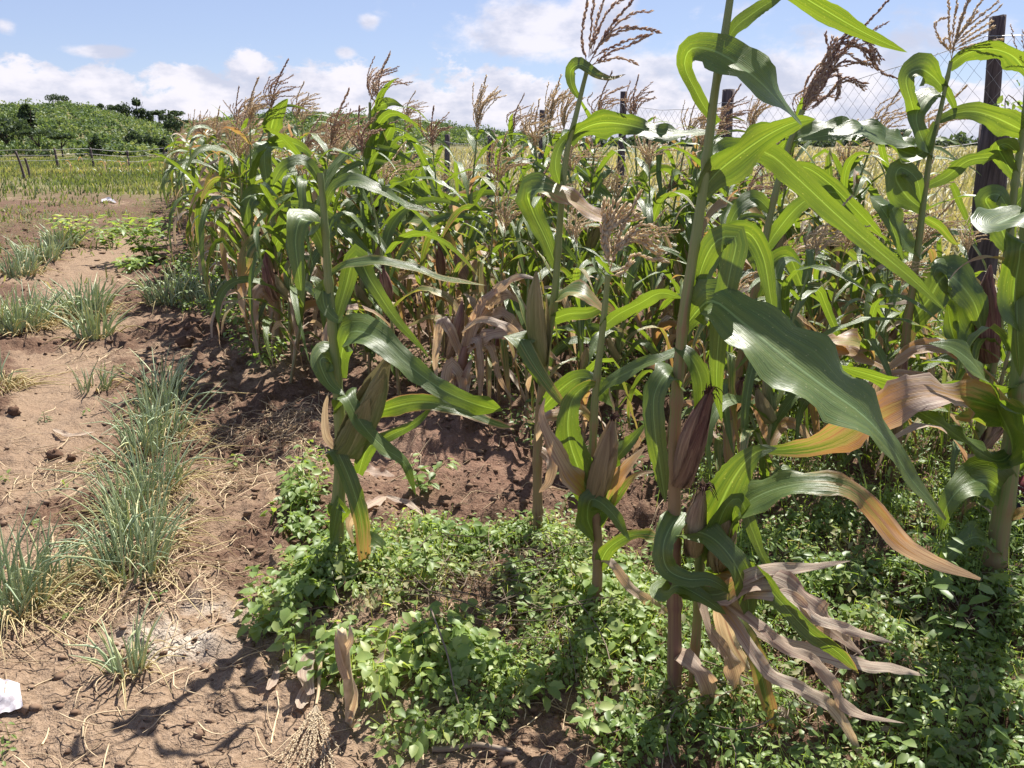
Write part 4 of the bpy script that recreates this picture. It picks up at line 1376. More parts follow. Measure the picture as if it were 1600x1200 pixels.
# Fdry: bent, completely dried plant
Fd = Hero(708, 668, 'completely dried bent-over maize plant bleached to straw colour')
Fd.stalk([(708, 668), (716, 600), (728, 545), (745, 500)], 18, 13, 1, .9, .14)
for i, (pts, wd, dr) in enumerate((
        ([(720, 575), (740, 510), (770, 460, -.1), (810, 432, -.16), (850, 440, -.2)], 22, (.75, .9)),
        ([(720, 580), (735, 520), (765, 475, -.05), (800, 462, -.1), (830, 490, -.12)], 26, (.6, .95)),
        ([(725, 560), (755, 500), (790, 490, -.1), (815, 530, -.1), (800, 570, -.1)], 20, (.9, 1)),
        ([(728, 545), (760, 525, -.1), (810, 520, -.15), (850, 545, -.2), (880, 570, -.2)], 22, (.8, .7, .6)),
        ([(728, 540), (745, 530, -.1), (752, 580, -.14), (748, 640, -.14)], 14, (1, 1)),
        ([(730, 540), (765, 540, -.1), (780, 590, -.12), (805, 630, -.12)], 14, (.9, 1)),
        ([(722, 560), (705, 520, -.02), (690, 500), (680, 560), (684, 600)], 20, (.6, .9)),
        ([(712, 640), (700, 600, -.04), (706, 570, -.06), (724, 600, -.06), (716, 650, -.04)], 26, (.9, .8)),
        ([(712, 655), (722, 620, -.04), (730, 580, -.06), (738, 560)], 24, (.85, 1)),
        ([(726, 556), (742, 500, -.08), (756, 470, -.1), (786, 452, -.12), (806, 468, -.14)], 20, (.7, .8)))):
    Fd.leaf(pts, wd, (20, 20), dry=dr, base=.5, wave=.4, n=24, across=6)
Fd.ear((700, 560, .05), (722, 470, .05), 22, .75, False, 3, 9)

# G: stalk at the right edge
G = Hero(1545, 935, 'thick leaning maize stalk that leaves the picture at the right edge')
G.stalk([(1545, 935), (1560, 840), (1576, 740), (1590, 620), (1598, 500), (1604, 380), (1612, 250)], 34, 16, .55, .15, .2)
G.leaf([(1592, 650, -.02), (1550, 634, -.1), (1500, 622, -.2), (1452, 613, -.26), (1400, 624, -.3), (1350, 650, -.32), (1290, 688, -.34), (1230, 702, -.34), (1170, 702, -.34)], 42, (-20, -25, -20, 30, 25, -25, -35, -20, 0), dry=(.15, .2, .3, .6, .6, .52, .44, .36, .1), wp=(28, 40, 40, 20, 36, 58, 48, 26, 3), wave=.12, fold=.3, label='long twisted leaf, yellow green with orange-brown middle')
G.leaf([(1594, 600), (1540, 612, -.06), (1470, 606, -.1), (1400, 596, -.14), (1340, 580, -.16), (1290, 566, -.16)], 34, (-30, -35), dry=(.2, .12, .05), base=.5)
G.leaf([(1590, 700), (1560, 720, -.05), (1520, 700, -.1), (1480, 670, -.14), (1430, 640, -.16), (1400, 622)], 32, (30, 40, 40), base=.4)
G.leaf([(1578, 740), (1580, 690, -.04), (1560, 640, -.1), (1530, 580, -.16), (1490, 545, -.18), (1450, 536, -.18)], 58, (40, 45, 42, 30), dry=(.0, .05, .1, .1), base=.4, tip=3)
G.leaf([(1572, 770), (1540, 750, -.04), (1505, 760, -.08), (1480, 790, -.1), (1470, 830, -.1)], 44, (10, 0), (-15, -10), base=.6, tip=4)
G.leaf([(1575, 810), (1620, 795, -.06), (1660, 800, -.1)], 16, (30, 30), dry=(.4, .5), base=.5)
G.leaf([(1560, 860), (1530, 840, -.06), (1500, 850, -.08), (1470, 880, -.08), (1450, 905)], 28, (30, 30), base=.4)
G.leaf([(1598, 520), (1585, 470, -.06), (1592, 410, -.1), (1600, 380, -.1), (1640, 400)], 44, (30, 45), base=.5, tip=4)
G.leaf([(1602, 420), (1590, 450, -.04), (1590, 520, -.08), (1594, 590, -.06)], 30, (-10, -10), dry=(.1, .2), base=.6)
G.leaf([(1606, 330), (1560, 350, -.1), (1600, 345, -.2), (1660, 380, -.25)], 44, (40, 40), base=.4)

# H: straw-tasselled plant near the fence
Hh = Hero(1398, 760, 'upright maize plant with a fanned straw tassel left of the thick post')
Hh.stalk([(1398, 760), (1412, 560), (1430, 420), (1452, 250), (1470, 170), (1486, 95)], 17, 5, .8, .15, .2)
Hh.tassel((1485, 98), (1512, -25), 0, 91, 'tassel_straw', wind=.3, size=.0145, tone=.4)
Hh.branches([[(1486, 90), (1483, 50), (1482, -5)], [(1488, 70), (1490, 40), (1498, -12)], [(1490, 70), (1500, 40), (1518, -8)], [(1491, 70), (1508, 40), (1536, -2)],
             [(1492, 66), (1515, 38), (1558, 4)], [(1492, 68), (1524, 40), (1562, 12)], [(1484, 80), (1468, 62), (1461, 42), (1468, 30), (1478, 28)],
             [(1488, 80), (1520, 71), (1562, 62)], [(1490, 72), (1526, 48), (1548, 34)], [(1488, 76), (1500, 55), (1526, 20)], [(1486, 84), (1475, 66), (1480, 60)], [(1490, 78), (1516, 62), (1550, 44)]], 92, 'tassel_straw', .0165, .5)
Hh.leaf([(1484, 102), (1510, 84), (1545, 76, -.04), (1580, 86, -.06), (1600, 108), (1612, 135)], 26, (-35, -30, 10), dry=(.1, .05), base=.5, tip=4)
Hh.leaf([(1476, 140), (1456, 118), (1436, 108, -.04), (1416, 122, -.06), (1424, 160, -.06), (1430, 180)], 28, (-10, 20, -20), base=.5, tip=4)
Hh.leaf([(1472, 148), (1450, 150), (1432, 180, -.05), (1440, 215, -.06), (1460, 250)], 26, (40, 30), base=.5)
Hh.leaf([(1466, 190), (1490, 178), (1520, 174, -.04), (1556, 184, -.06), (1600, 205), (1640, 225)], 30, (20, -10, -20), base=.3, tip=4)
Hh.leaf([(1450, 290), (1480, 275), (1510, 252, -.04), (1540, 246, -.06), (1560, 246)], 22, (-10, -20), base=.5)
Hh.leaf([(1446, 330), (1420, 310), (1400, 280, -.06), (1408, 262, -.06), (1432, 280, -.08), (1440, 320, -.08)], 34, (10, 20, 0), base=.5, tip=5)
Hh.leaf([(1446, 340), (1470, 355), (1490, 378), (1500, 382)], 14, (-30, -30), dry=(.2, .3), base=.7)
Hh.leaf([(1474, 128), (1484, 150), (1492, 170), (1490, 185)], 12, (-20, -20), base=.5)
Hh.leaf([(1440, 400), (1410, 372), (1390, 330, -.03), (1375, 320, -.05), (1392, 350, -.08), (1412, 410, -.1)], 28, (40, 40, 10), base=.5)
Hh.leaf([(1462, 190), (1440, 240, -.02), (1400, 232), (1350, 206, -.03), (1290, 212, -.04), (1240, 220)], 34, (40, 42, 40), dry=(.3, .05, .0), base=.25, tip=5)
Hh.leaf([(1420, 510), (1450, 470, -.05), (1480, 430, -.08), (1520, 470, -.12), (1535, 520, -.12)], 58, (30, 40, 20), base=.5, tip=4)
Hh.leaf([(1412, 560), (1440, 480, .05), (1470, 440, .1), (1420, 470), (1380, 475)], 18, (20, 20), dry=(.3, .8), base=.5)
Hh.leaf([(1410, 580), (1380, 560, -.05), (1330, 535, -.1), (1290, 540, -.14), (1340, 556, -.16), (1390, 580, -.16)], 30, (40, 40), dry=(.3, .5, .6), base=.4, wave=.3)
Hh.ear((1405, 640, -.03), (1416, 540, -.04), 22, .8, False, 2, 12)

# I: plant carrying the big drooping tassel
I = Hero(1128, 742, 'maize plant with a large heavy brown tassel drooping in the wind')
I.stalk([(1128, 742), (1150, 600), (1180, 450), (1212, 300), (1236, 220), (1254, 172)], 16, 8, .8, .25, .19)
I.leaf([(1150, 580), (1130, 560), (1145, 520, -.05), (1180, 540, -.1), (1210, 600, -.1)], 28, (20, 0), base=.5)
I.leaf([(1190, 400), (1215, 360), (1250, 320, -.04), (1290, 300, -.06), (1340, 310)], 30, (-30, 0, 30), dry=(.05, .1, .3), base=.4)
I.leaf([(1205, 330), (1180, 310), (1150, 330, -.04), (1130, 380, -.04)], 26, (20, 0), base=.5)
I.leaf([(1225, 262), (1260, 262), (1300, 290, -.04), (1340, 330, -.06), (1380, 372)], 28, (-20, -25), dry=(.1, .2), base=.5)
I.leaf([(1230, 240), (1245, 215), (1290, 205, -.05), (1350, 205, -.08), (1410, 220, -.1), (1450, 236)], 34, (35, 40, 35), dry=(.1, .1, .3), base=.4)
I.leaf([(1170, 490), (1200, 420, .05), (1230, 400, .1), (1250, 440, .1), (1270, 500, .1)], 30, (0, -20), base=.4)
I.leaf([(1160, 540), (1200, 500), (1240, 505), (1270, 560, -.05), (1300, 590)], 30, (30, 30), dry=(.2, .5), base=.4)
I.leaf([(1140, 650), (1170, 620, -.05), (1200, 690, -.1), (1210, 760, -.1)], 16, (0, 0), dry=(.5, .6, .7), base=.5, wave=.3)
t0 = I.tassel((1252, 176), (1372, -4), 3, 15, spread=.15, wind=.3, size=.014, tone=.3)
q = np.random.default_rng(77)
for i, pts in enumerate(([(1256, 170), (1285, 120), (1310, 72), (1345, 70, -.03), (1362, 90, -.04), (1364, 102, -.04)],
                         [(1258, 168), (1290, 105), (1320, 60), (1350, 62, -.04), (1366, 92, -.05)],
                         [(1254, 172), (1272, 150), (1292, 118), (1318, 96, -.02), (1345, 100, -.03), (1362, 98)],
                         [(1252, 176), (1262, 140), (1290, 100), (1312, 85)], [(1252, 176), (1270, 145), (1285, 125), (1300, 110)],
                         [(1254, 176), (1268, 130), (1288, 92), (1305, 62)], [(1256, 172), (1282, 128), (1304, 108), (1312, 130, -.03), (1308, 152, -.03)],
                         [(1255, 172), (1270, 165), (1290, 152), (1318, 122), (1352, 130)], [(1262, 160), (1278, 148), (1290, 128), (1300, 95)],
                         [(1360, 100), (1378, 112), (1398, 122)])):
    for rep_ in range(3 if i < 8 else 1):
        jit = q.normal(0, 5 if rep_ else 0, (len(pts), 2))
        jit[0] = 0
        b_ = tassel_branch([I.P((p[0] + e_[0], p[1] + e_[1]) + tuple(p[2:])) for p, e_ in zip(pts, jit)], .019, q, .36, .0018, 210)
        b_.obj('tassel_branch', M['tassel_purple'], t0, I.o)

# J: plant with the upright maroon ear at the right
J = Hero(1520, 760, 'maize plant with an upright dark maroon ear beside the thick post')
J.stalk([(1520, 760), (1536, 640), (1552, 560), (1570, 430), (1588, 270), (1600, 200), (1606, 120)], 17, 8, .5, .1, .2)
J.ear((1542, 566, -.03), (1548, 414, -.05), 34, .98, False, 3, 14)
J.leaf([(1548, 560), (1520, 500, -.04), (1490, 440, -.06), (1466, 418, -.08), (1456, 440, -.08)], 56, (25, 35), base=.5, tip=4)
J.leaf([(1546, 580), (1510, 560, -.05), (1488, 520, -.06), (1480, 470, -.06)], 36, (40, 40), dry=(.1, .1), base=.5)
J.leaf([(1576, 385), (1556, 340, -.03), (1540, 312, -.05), (1560, 304, -.06), (1578, 330, -.05)], 40, (25, 25), base=.5, tip=4)
J.leaf([(1566, 450), (1580, 420, -.04), (1600, 400, -.06), (1625, 380)], 22, (-25, -30), base=.6)
J.leaf([(1582, 330), (1600, 305), (1630, 300)], 26, (10, 0), base=.5)
J.leaf([(1588, 280), (1570, 250), (1560, 230, -.03), (1574, 225, -.04), (1592, 240)], 22, (-10, -20), dry=(0, .25), base=.5, tip=4)
J.leaf([(1590, 260), (1560, 238), (1520, 246), (1480, 256)], 14, (-20, -20), base=.4)
J.tassel((1606, 120), (1615, 20), 8, 95)

# two plants that stand up out of the stand's left part
K1 = Hero(592, 556, 'tall maize left in the stand with an open reddish tassel against the clouds')
K1.stalk([(592, 556), (584, 420), (579, 260), (578, 160)], 10, 4, .7, .1, .2)
K1.tassel((578, 160), (600, 84), 9, 131, spread=.65, wind=.4, size=.0145, tone=.22)
K1.leaf([(578, 182), (592, 166), (612, 160, -.1), (632, 168, -.15)], 13, (-20, 20), base=.5)
K1.leaf([(579, 235), (586, 205), (602, 184, -.1), (620, 182, -.15), (638, 187, -.2)], 26, (-10, 0, 30), base=.5)
K1.leaf([(580, 252), (596, 230, -.1), (608, 205, -.15), (616, 192, -.2)], 28, (-20, -20), base=.5, tip=4)
K1.leaf([(580, 290), (604, 245, -.1), (620, 242, -.2), (632, 270, -.25), (642, 295, -.25)], 26, (10, -10), base=.5)
K1.leaf([(580, 300), (560, 278, -.1), (530, 274, -.2), (500, 290, -.3)], 22, (35, 30), base=.4)
K1.leaf([(582, 330), (610, 290, -.1), (650, 300, -.2), (690, 322, -.3)], 24, (-20, 30), base=.5)
K1.leaf([(582, 350), (560, 320, -.1), (545, 340, -.2), (540, 385, -.2)], 26, (20, 0), base=.5)
K1.leaf([(584, 400), (620, 350, -.1), (660, 345, -.2), (700, 370, -.3), (720, 410, -.3)], 24, (35, 35), dry=(.1, .3, .5), base=.4)
K1.ear((586, 452, -.03), (600, 372, -.05), 22, .6, True, 2, 21)
K2 = Hero(436, 560, 'tall maize at the stand left edge with a fanned pinkish tassel')
K2.stalk([(436, 560), (430, 420), (422, 260), (420, 178)], 12, 4, .7, .1, .2)
K2.tassel((420, 178), (438, 92), 12, 141, spread=.6, wind=.5, size=.015, tone=.42)
K2.leaf([(422, 208), (428, 185, -.08), (440, 166, -.12), (450, 154, -.14)], 26, (-20, -20), base=.6, tip=5)
K2.leaf([(422, 222), (414, 235, -.1), (414, 262, -.12), (420, 300, -.12)], 24, (0, 0), (-20, -20), base=.6, tip=4)
K2.leaf([(422, 225), (445, 220, -.1), (475, 232, -.2), (502, 262, -.25)], 16, (-20, -10), dry=(.15, .2), base=.6)
K2.leaf([(424, 300), (436, 275, -.08), (446, 255, -.12), (453, 250, -.12)], 24, (0, 0), base=.5, tip=4)
K2.leaf([(424, 330), (400, 305, -.1), (386, 325, -.16), (390, 370, -.16)], 30, (20, 0), base=.5, tip=4)
K2.leaf([(428, 390), (450, 340, -.1), (470, 300, -.16), (490, 290, -.2)], 28, (-10, 0), base=.5)
K2.leaf([(430, 420), (405, 380, -.1), (385, 400, -.16), (378, 470, -.16), (384, 500, -.16)], 28, (20, 10), dry=(.1, .4, .9), base=.5)
K2.leaf([(432, 450), (470, 420, -.1), (500, 440, -.2), (515, 500, -.2)], 22, (20, 10), dry=(.5, .7, .9), base=.5)
K2.leaf([(434, 480), (410, 450, -.1), (396, 480, -.14), (404, 540, -.14)], 22, (10, 0), dry=(.8, .9, 1), base=.5, wave=.3)
K2.ear((430, 470, -.05), (416, 392, -.1), 24, .85, True, 3, 22)

# ---- the stand behind: plants grown from prototypes ---------------------------------
protos = []
spec = []
for i in range(12):
    hgt = (1.92, 1.75, 1.6, 1.85, 1.5, 1.7, 1.98, 1.62, 1.8, 1.55, 1.7, 1.9)[i]
    straw = i not in (0, 5, 8)
    dryn = (0, .12, .05, 0, .2, .08, 0, .28, .05, .15, .1, .03)[i]
    protos.append(grow_maize(700 + i * 17, hgt, (18, 17, 16, 18, 15, 17, 18, 15, 17, 15, 16, 18)[i], dryness=dryn, straw=straw, near=True, ears=(1, 1, 2, 1, 1, 0, 1, 1, 1, 2, 1, 1)[i], azim0=R(20) + i * .35))
    spec.append((hgt, straw))
far_protos = []
far_spec = []
for i in range(8):
    hgt = (1.9, 1.7, 1.8, 1.6, 1.95, 1.75, 1.65, 1.85)[i]
    straw = i not in (0, 6)
    far_protos.append(grow_maize(900 + i * 13, hgt, 18, dryness=(.03, .12, .06, .2, .05, .1, .16, .03)[i], straw=straw, one=True, azim0=i * .5))
    far_spec.append((hgt, straw))

ORD = ['first', 'second', 'third', 'fourth', 'fifth', 'sixth', 'seventh']


def ordinal(n):
    if n <= 7:
        return ORD[n - 1]
    return f"{n}{'th' if 10 <= n % 100 <= 20 else {1: 'st', 2: 'nd', 3: 'rd'}.get(n % 10, 'th')}"


used_p, used_f = set(), set()
stand = []
rows = [(0.60, 4.75), (1.15, 4.5), (1.68, 3.6), (2.20, 3.0), (2.70, 2.8), (3.20, 2.8), (3.70, 3.2)]
for ri, (p, y0) in enumerate(rows):
    t = (y0 - p * ROW_P[1]) / ROW_D[1]
    n = 0
    while True:
        pos = p * ROW_P + t * ROW_D + np.array([rnd.uniform(-.09, .09), rnd.uniform(-.07, .07)])
        if pos[1] > (23.5, 23.5, 23.5, 14.0, 10.0, 7.4, 6.8)[ri]:
            break
        px = px_of(*pos)
        gapview = 640 < px < 835 and pos[1] > 5.6
        if -60 < px < 1680 and not (gapview and pos[1] > 8.5):
            n += 1
            dist = pos[1]
            stand.append((ri, n, pos, dist, gapview))
        gap = (0.34 if ri == 0 else 0.40) + 0.018 * max(0, pos[1] - 5) * (1.0 if ri else .5)
        t += gap * rnd.uniform(.8, 1.25)

for ri, n, pos, dist, gapview in stand:
    nearp = dist < 10.5
    pool, used, sp = (protos, used_p, spec) if nearp else (far_protos, used_f, far_spec)
    low = ri >= 2 and (rnd.random() < .35 or dist < 4.6)
    if nearp and low:
        k_ = rnd.choice([2, 4, 7, 9, 5, 10])
    else:
        k_ = rnd.randrange(len(pool))
    o = pool[k_] if k_ not in used else copy_tree(pool[k_])
    used.add(k_)
    o.location = (pos[0], pos[1], gz(*pos) - .02)
    o.rotation_euler = (rnd.gauss(0, .04), rnd.gauss(0, .04), rnd.uniform(-.9, .9))
    sc = rnd.uniform(.86, 1.06) * ((.78 if dist < 4.6 else .9) if low else 1) * (.97 if dist > 7 else 1)
    if ri == 0 and dist < 9:
        sc *= 1.04
    if gapview:
        sc *= .72
    o.scale = (sc, sc, sc)
    look = 'straw-coloured' if sp[k_][1] else 'purplish brown'
    size = 'tall' if sp[k_][0] * sc > 1.72 else 'short'
    rowname = 'outermost row beside the bare plot' if ri == 0 else ('row nearest the wire fence' if ri == len(rows) - 1 else f'{ORD[ri]} row from the bare plot')
    tag(o, f'{size} maize with {look} tassel, {ordinal(n)} back in the {rowname}', 'maize plant', 'maize plants standing in rows up to the fence')
for i, (px, top_y, D_, lb) in enumerate((
        (790, 140, 6.6, 'maize with curled straw tassel left of the short post behind the stand'),
        (826, 150, 7.2, 'maize with fanned tassel just left of the short dark post top'),
        (868, 132, 6.2, 'maize with a reddish tassel directly left of the slender leaning stalk'),
        (925, 140, 6.6, 'maize with thin tassel between the slender stalk and the thin tall post'),
        (1014, 96, 5.6, 'maize whose single tall tassel spike stands right of the thin tall post'),
        (1046, 132, 6.0, 'maize with drooping straw tassel left of the thickest near stalk'),
        (1074, 125, 5.6, 'maize with dense reddish tassel touching the thickest near stalk'),
        (1150, 138, 6.2, 'maize with brown tassel in front of the thick short fence post'),
        (1222, 95, 5.0, 'maize with curling purple tassel left of the big drooping tassel'),
        (1306, 112, 4.9, 'maize with golden brown tassel right under the big drooping tassel'),
        (1392, 122, 5.2, 'maize with small open purple tassel left of the straw-tasselled plant'),
        (332, 158, 9.5, 'maize with a tall straw tassel at the outer left edge of the stand'),
        (368, 160, 8.0, 'maize with bushy straw tassel left of the fanned pinkish tassel'),
        (556, 172, 7.5, 'maize with dense straw tassel left of the open reddish tassel'),
        (642, 158, 8.2, 'maize with little fan tassel right of the open reddish tassel'),
        (1460, 235, 4.4, 'short maize with open tassel in front of the thick double post'),
        (1250, 330, 4.0, 'short maize with upright dark leaf below the big drooping tassel'),
        (1350, 300, 3.9, 'short leafy maize between the drooping tassel and the straw tassel plants'))):
    k_ = (0, 6, 3, 11, 8, 1, 5, 3, 0, 9, 2, 1, 9, 4, 6, 10, 2, 5)[i]
    g_ = at(px, 300, D_)
    o = protos[k_] if k_ not in used_p else copy_tree(protos[k_])
    used_p.add(k_)
    z_ = gz(g_[0], g_[1])
    sc = (float(at(px, top_y, D_)[2]) - z_) / spec[k_][0] / 1.02
    o.location = (g_[0] - .06, g_[1], z_ - .02)
    o.rotation_euler = (0, 0, rnd.uniform(-.6, .6))
    o.scale = (sc * .95, sc * .95, sc)
    tag(o, lb, 'maize plant', 'maize plants standing in rows up to the fence')
for pool, used in ((protos, used_p), (far_protos, used_f)):
    for i, o in enumerate(pool):
        if i not in used:
            for c_ in list(o.children_recursive):
                bpy.data.objects.remove(c_)
            bpy.data.objects.remove(o)

# young maize in the left field
for i, px in enumerate((96, 112, 122, 150, 166, 176, 188, 200, 222, 231, 246, 262)):
    D_ = 36 + rnd.uniform(-1, 3)
    p = at(px, 255, D_)
    if i == 0:
        y0_ = grow_maize(1200, 1.15, 7, dryness=.1, one=True, tassel_on=False)
        o = y0_
    else:
        o = copy_tree(y0_)
    o.name = 'young_maize'
    o.location = (p[0], p[1], gz(p[0], p[1]))
    o.rotation_euler = (0, 0, rnd.uniform(-1.2, 1.2))
    s_ = rnd.uniform(.75, 1.1)
    o.scale = (s_, s_, s_)
    tag(o, f'small young maize plant, {ordinal(i + 1)} from the left in the thin row across the grass', 'young maize', 'young maize plants across the left field')

# ------------------------------------------------------------------ onions


def onion_clump(px, py, n, h, spread, dryn, label, seed, group='onion clumps in the bare plot'):
    q = np.random.default_rng(seed)
    g = gnd(px, py)
    z = gz(*g)
    root = empty('onion_clump', (g[0], g[1], z))
    tag(root, label, 'onion plant', group)
    thick = max(1.0, g[1] / 3.2)
    for nm, mat, cnt, key in (('green_leaves', 'onion', int(1.25 * n * (1 - dryn)), 0), ('dry_leaves', 'onion_dry', int(1.7 * n * dryn), 1)):
        B = Bag()
        for i in range(cnt):
            a = q.uniform(0, 6.28)
            rr = spread * math.sqrt(q.random())
            b = np.array([math.cos(a) * rr, math.sin(a) * rr, -.01])
            l = h * q.uniform(.55, 1.1)
            out = np.array([math.cos(a), math.sin(a), 0]) * .6 + q.normal(0, .5, 3) * [1, 1, 0] + [.12, 0, 0]
            if key == 0:
                lean = q.uniform(.05, 1.0)
                p1 = b + np.array([0, 0, l * .55]) + out * l * lean * .35
                p2 = p1 + np.array([0, 0, l * .42]) + out * l * lean * .5
                if q.random() < .25:
                    p2 = p1 + out * l * .45 + np.array([0, 0, q.uniform(-.15, .2) * l])
                rad = q.uniform(.0020, .0040) * thick
            else:
                p1 = b + out * l * .4 + np.array([0, 0, l * q.uniform(.1, .42)])
                p2 = p1 + out * l * q.uniform(.3, .6)
                p2[2] = q.uniform(0.0, .10) * l + .004
                rad = q.uniform(.0014, .0026) * thick
            c = spline([b, p1, p2], 8)
            v, f, uv = tube(c, rad * np.array([.9, 1.1, 1.1, 1, .9, .75, .5, .15]), 4 if g[1] > 4 else 5)
            B.add(v, f, uv, np.clip(q.normal(.45, .28) + np.repeat(np.linspace(-.15, .25, 8), 4 if g[1] > 4 else 5), 0, 1))
        B.obj(nm, M[mat], root)['kind'] = 'stuff'
    return root


for i, a in enumerate((
        (205, 905, 110, .32, .11, .46, 'big onion clump at the near end of the dense middle row'),
        (222, 850, 85, .32, .10, .46, 'onion clump second from the near end of the dense middle row'),
        (205, 800, 75, .30, .10, .42, 'onion clump leaning left in the middle of the dense row'),
        (245, 770, 75, .31, .11, .5, 'onion clump with yellowing leaves in the middle of the dense row'),
        (232, 715, 75, .33, .10, .36, 'upright blue-green onion clump past the middle of the dense row'),
        (262, 690, 70, .30, .11, .5, 'onion clump with straw tangle on its right side in the dense row'),
        (248, 655, 62, .32, .10, .36, 'onion clump second from the far end of the dense row'),
        (262, 625, 55, .29, .10, .4, 'onion clump at the far end of the dense middle row'),
        (14, 960, 120, .32, .11, .34, 'onion clump cut off by the left edge, lowest one'),
        (55, 935, 70, .26, .12, .75, 'straw-dry onion clump right of the lowest left-edge clump'),
        (202, 1052, 44, .19, .045, .38, 'small lone onion clump nearest the camera'),
        (22, 520, 170, .36, .26, .28, 'broad onion clump at the left edge beyond the path'),
        (62, 508, 90, .30, .2, .55, 'yellowing onion clump right of the broad left-edge clump'),
        (135, 498, 100, .36, .16, .20, 'blue-green onion clump on the path, rear one of two'),
        (148, 530, 70, .34, .12, .30, 'blue-green onion clump on the path, front one of two'),
        (268, 478, 110, .34, .2, .25, 'dark onion clump beside the weeds left of the maize'),
        (-5, 612, 80, .24, .16, .85, 'dead straw-coloured onion clump at the left edge'),
        (150, 612, 26, .20, .1, .35, 'sparse little onion clump in the middle of the path'),
        (64, 412, 90, .36, .26, .30, 'faraway onion clump at left, right one of two'),
        (36, 432, 60, .34, .2, .40, 'faraway onion clump at left, left one of two'),
        (96, 392, 60, .34, .2, .15, 'faraway onion clump beside the round yellow-green weed'),
        (345, 478, 100, .30, .3, .20, 'shaded onion clump under the edge of the maize'))):
    onion_clump(*a, seed=2000 + i)

# ------------------------------------------------------------------ weeds


def weed_leaves(P_, Ndir, Adir, size, asp):
    """eight-vertex folded leaves: base, two rows of three, tip"""
    n = len(P_)
    A = nrm_(Adir - Ndir * np.sum(Adir * Ndir, 1, keepdims=True))
    S = np.cross(Ndir, A)
    L = size[:, None]
    Wd = L * asp[:, None]
    fold = 0.16 * Wd
    dr = -0.16 * L
    rowsv = [P_, P_ + A * L * .32 - S * Wd * .45 + Ndir * fold, P_ + A * L * .32, P_ + A * L * .32 + S * Wd * .45 + Ndir * fold,
             P_ + A * L * .68 - S * Wd * .38 + Ndir * (fold * .7 + dr * .35), P_ + A * L * .68 + Ndir * dr * .35, P_ + A * L * .68 + S * Wd * .38 + Ndir * (fold * .7 + dr * .35),
             P_ + A * L + Ndir * dr]
    v = np.stack(rowsv, 1).reshape(-1, 3)
    b = np.arange(n)[:, None] * 8
    f4 = np.concatenate([b + np.array([x]) for x in ((1, 2, 5, 4), (2, 3, 6, 5))])
    f3 = np.concatenate([b + np.array([x]) for x in ((0, 2, 1), (0, 3, 2), (4, 5, 7), (5, 6, 7))])
    return v, f4, f3


def in_poly(x, y, poly):
    ins = np.zeros(len(x), bool)
    n = len(poly)
    for i in range(n):
        x0, y0 = poly[i]
        x1, y1 = poly[(i + 1) % n]
        c = ((y0 > y) != (y1 > y)) & (x < (x1 - x0) * (y - y0) / (y1 - y0 + 1e-12) + x0)
        ins ^= c
    return ins


def cover(name, poly_px, n_plants, leaves, hmax, lsize, asp, mat, label, seed, tone=(.45, .22), noise_cut=.0, spread=.06, stems=True, up=1.3):
    q = np.random.default_rng(seed)
    poly = [gnd(*p) for p in poly_px]
    xs = [p[0] for p in poly]
    ys_ = [p[1] for p in poly]
    x = q.uniform(min(xs), max(xs), n_plants)
    y = q.uniform(min(ys_), max(ys_), n_plants)
    dn = fbm(x, y, 2.6, 3, seed)
    jx, jy = .22 * fbm(x, y, 5, 3, seed + 5), .22 * fbm(x, y, 5, 3, seed + 9)
    ok = in_poly(x + jx, y + jy, poly) & (dn + .25 * fbm(x, y, 9, 2, seed + 2) > noise_cut)
    x, y, dn = x[ok], y[ok], dn[ok]
    n = len(x)
    z = ground_z(x, y)
    hp = hmax * q.uniform(.45, 1, n) * np.clip(.75 + 1.6 * dn, .35, 1.2)
    pt = np.clip(q.normal(tone[0], tone[1] * .7, n) + .5 * dn, 0, 1)
    sx, sy = q.normal(0, spread * .6, n), q.normal(0, spread * .6, n)
    idx = np.repeat(np.arange(n), leaves)
    t = q.uniform(.15, 1, len(idx)) ** .7
    az_ = q.uniform(0, 6.28, len(idx))
    out = np.stack([np.cos(az_), np.sin(az_), np.zeros(len(idx))], 1)
    offr = q.uniform(.004, spread, len(idx))[:, None] * (1.15 - .5 * t[:, None])
    P_ = np.stack([x[idx] + sx[idx] * t, y[idx] + sy[idx] * t, z[idx] + hp[idx] * t], 1) + out * offr
    Nn = nrm_(np.stack([q.normal(.12, .42, len(idx)), q.normal(-.05, .42, len(idx)), np.full(len(idx), up)], 1) + out * .35)
    Ad = nrm_(out + np.array([.12, 0, .1]) + q.normal(0, .3, (len(idx), 3)))
    sz = lsize * q.uniform(.45, 1.25, len(idx)) * (.7 + .5 * t)
    v, f4, f3 = weed_leaves(P_, Nn, Ad, sz, asp * q.uniform(.8, 1.2, len(idx)))
    tn = np.repeat(np.clip(pt[idx] + q.normal(0, tone[1] * .5, len(idx)), 0, 1), 8)
    if stems:
        b = np.stack([x, y, z - .01], 1)
        e = np.stack([x + sx, y + sy, z + hp], 1)
        w_ = np.array([.0013, 0, 0])
        sv = np.stack([b - w_, b + w_, e + w_ * .5, e - w_ * .5], 1).reshape(-1, 3)
        sf = np.arange(n * 4).reshape(-1, 4) + len(v)
        v = np.vstack([v, sv])
        f4 = np.vstack([f4, sf])
        tn = np.concatenate([tn, np.repeat(pt, 4)])
    o = build(name, v, [f4, f3], M[mat], None, None, None, {'tone': tn})
    return tag(o, label, 'weeds', kind='stuff')


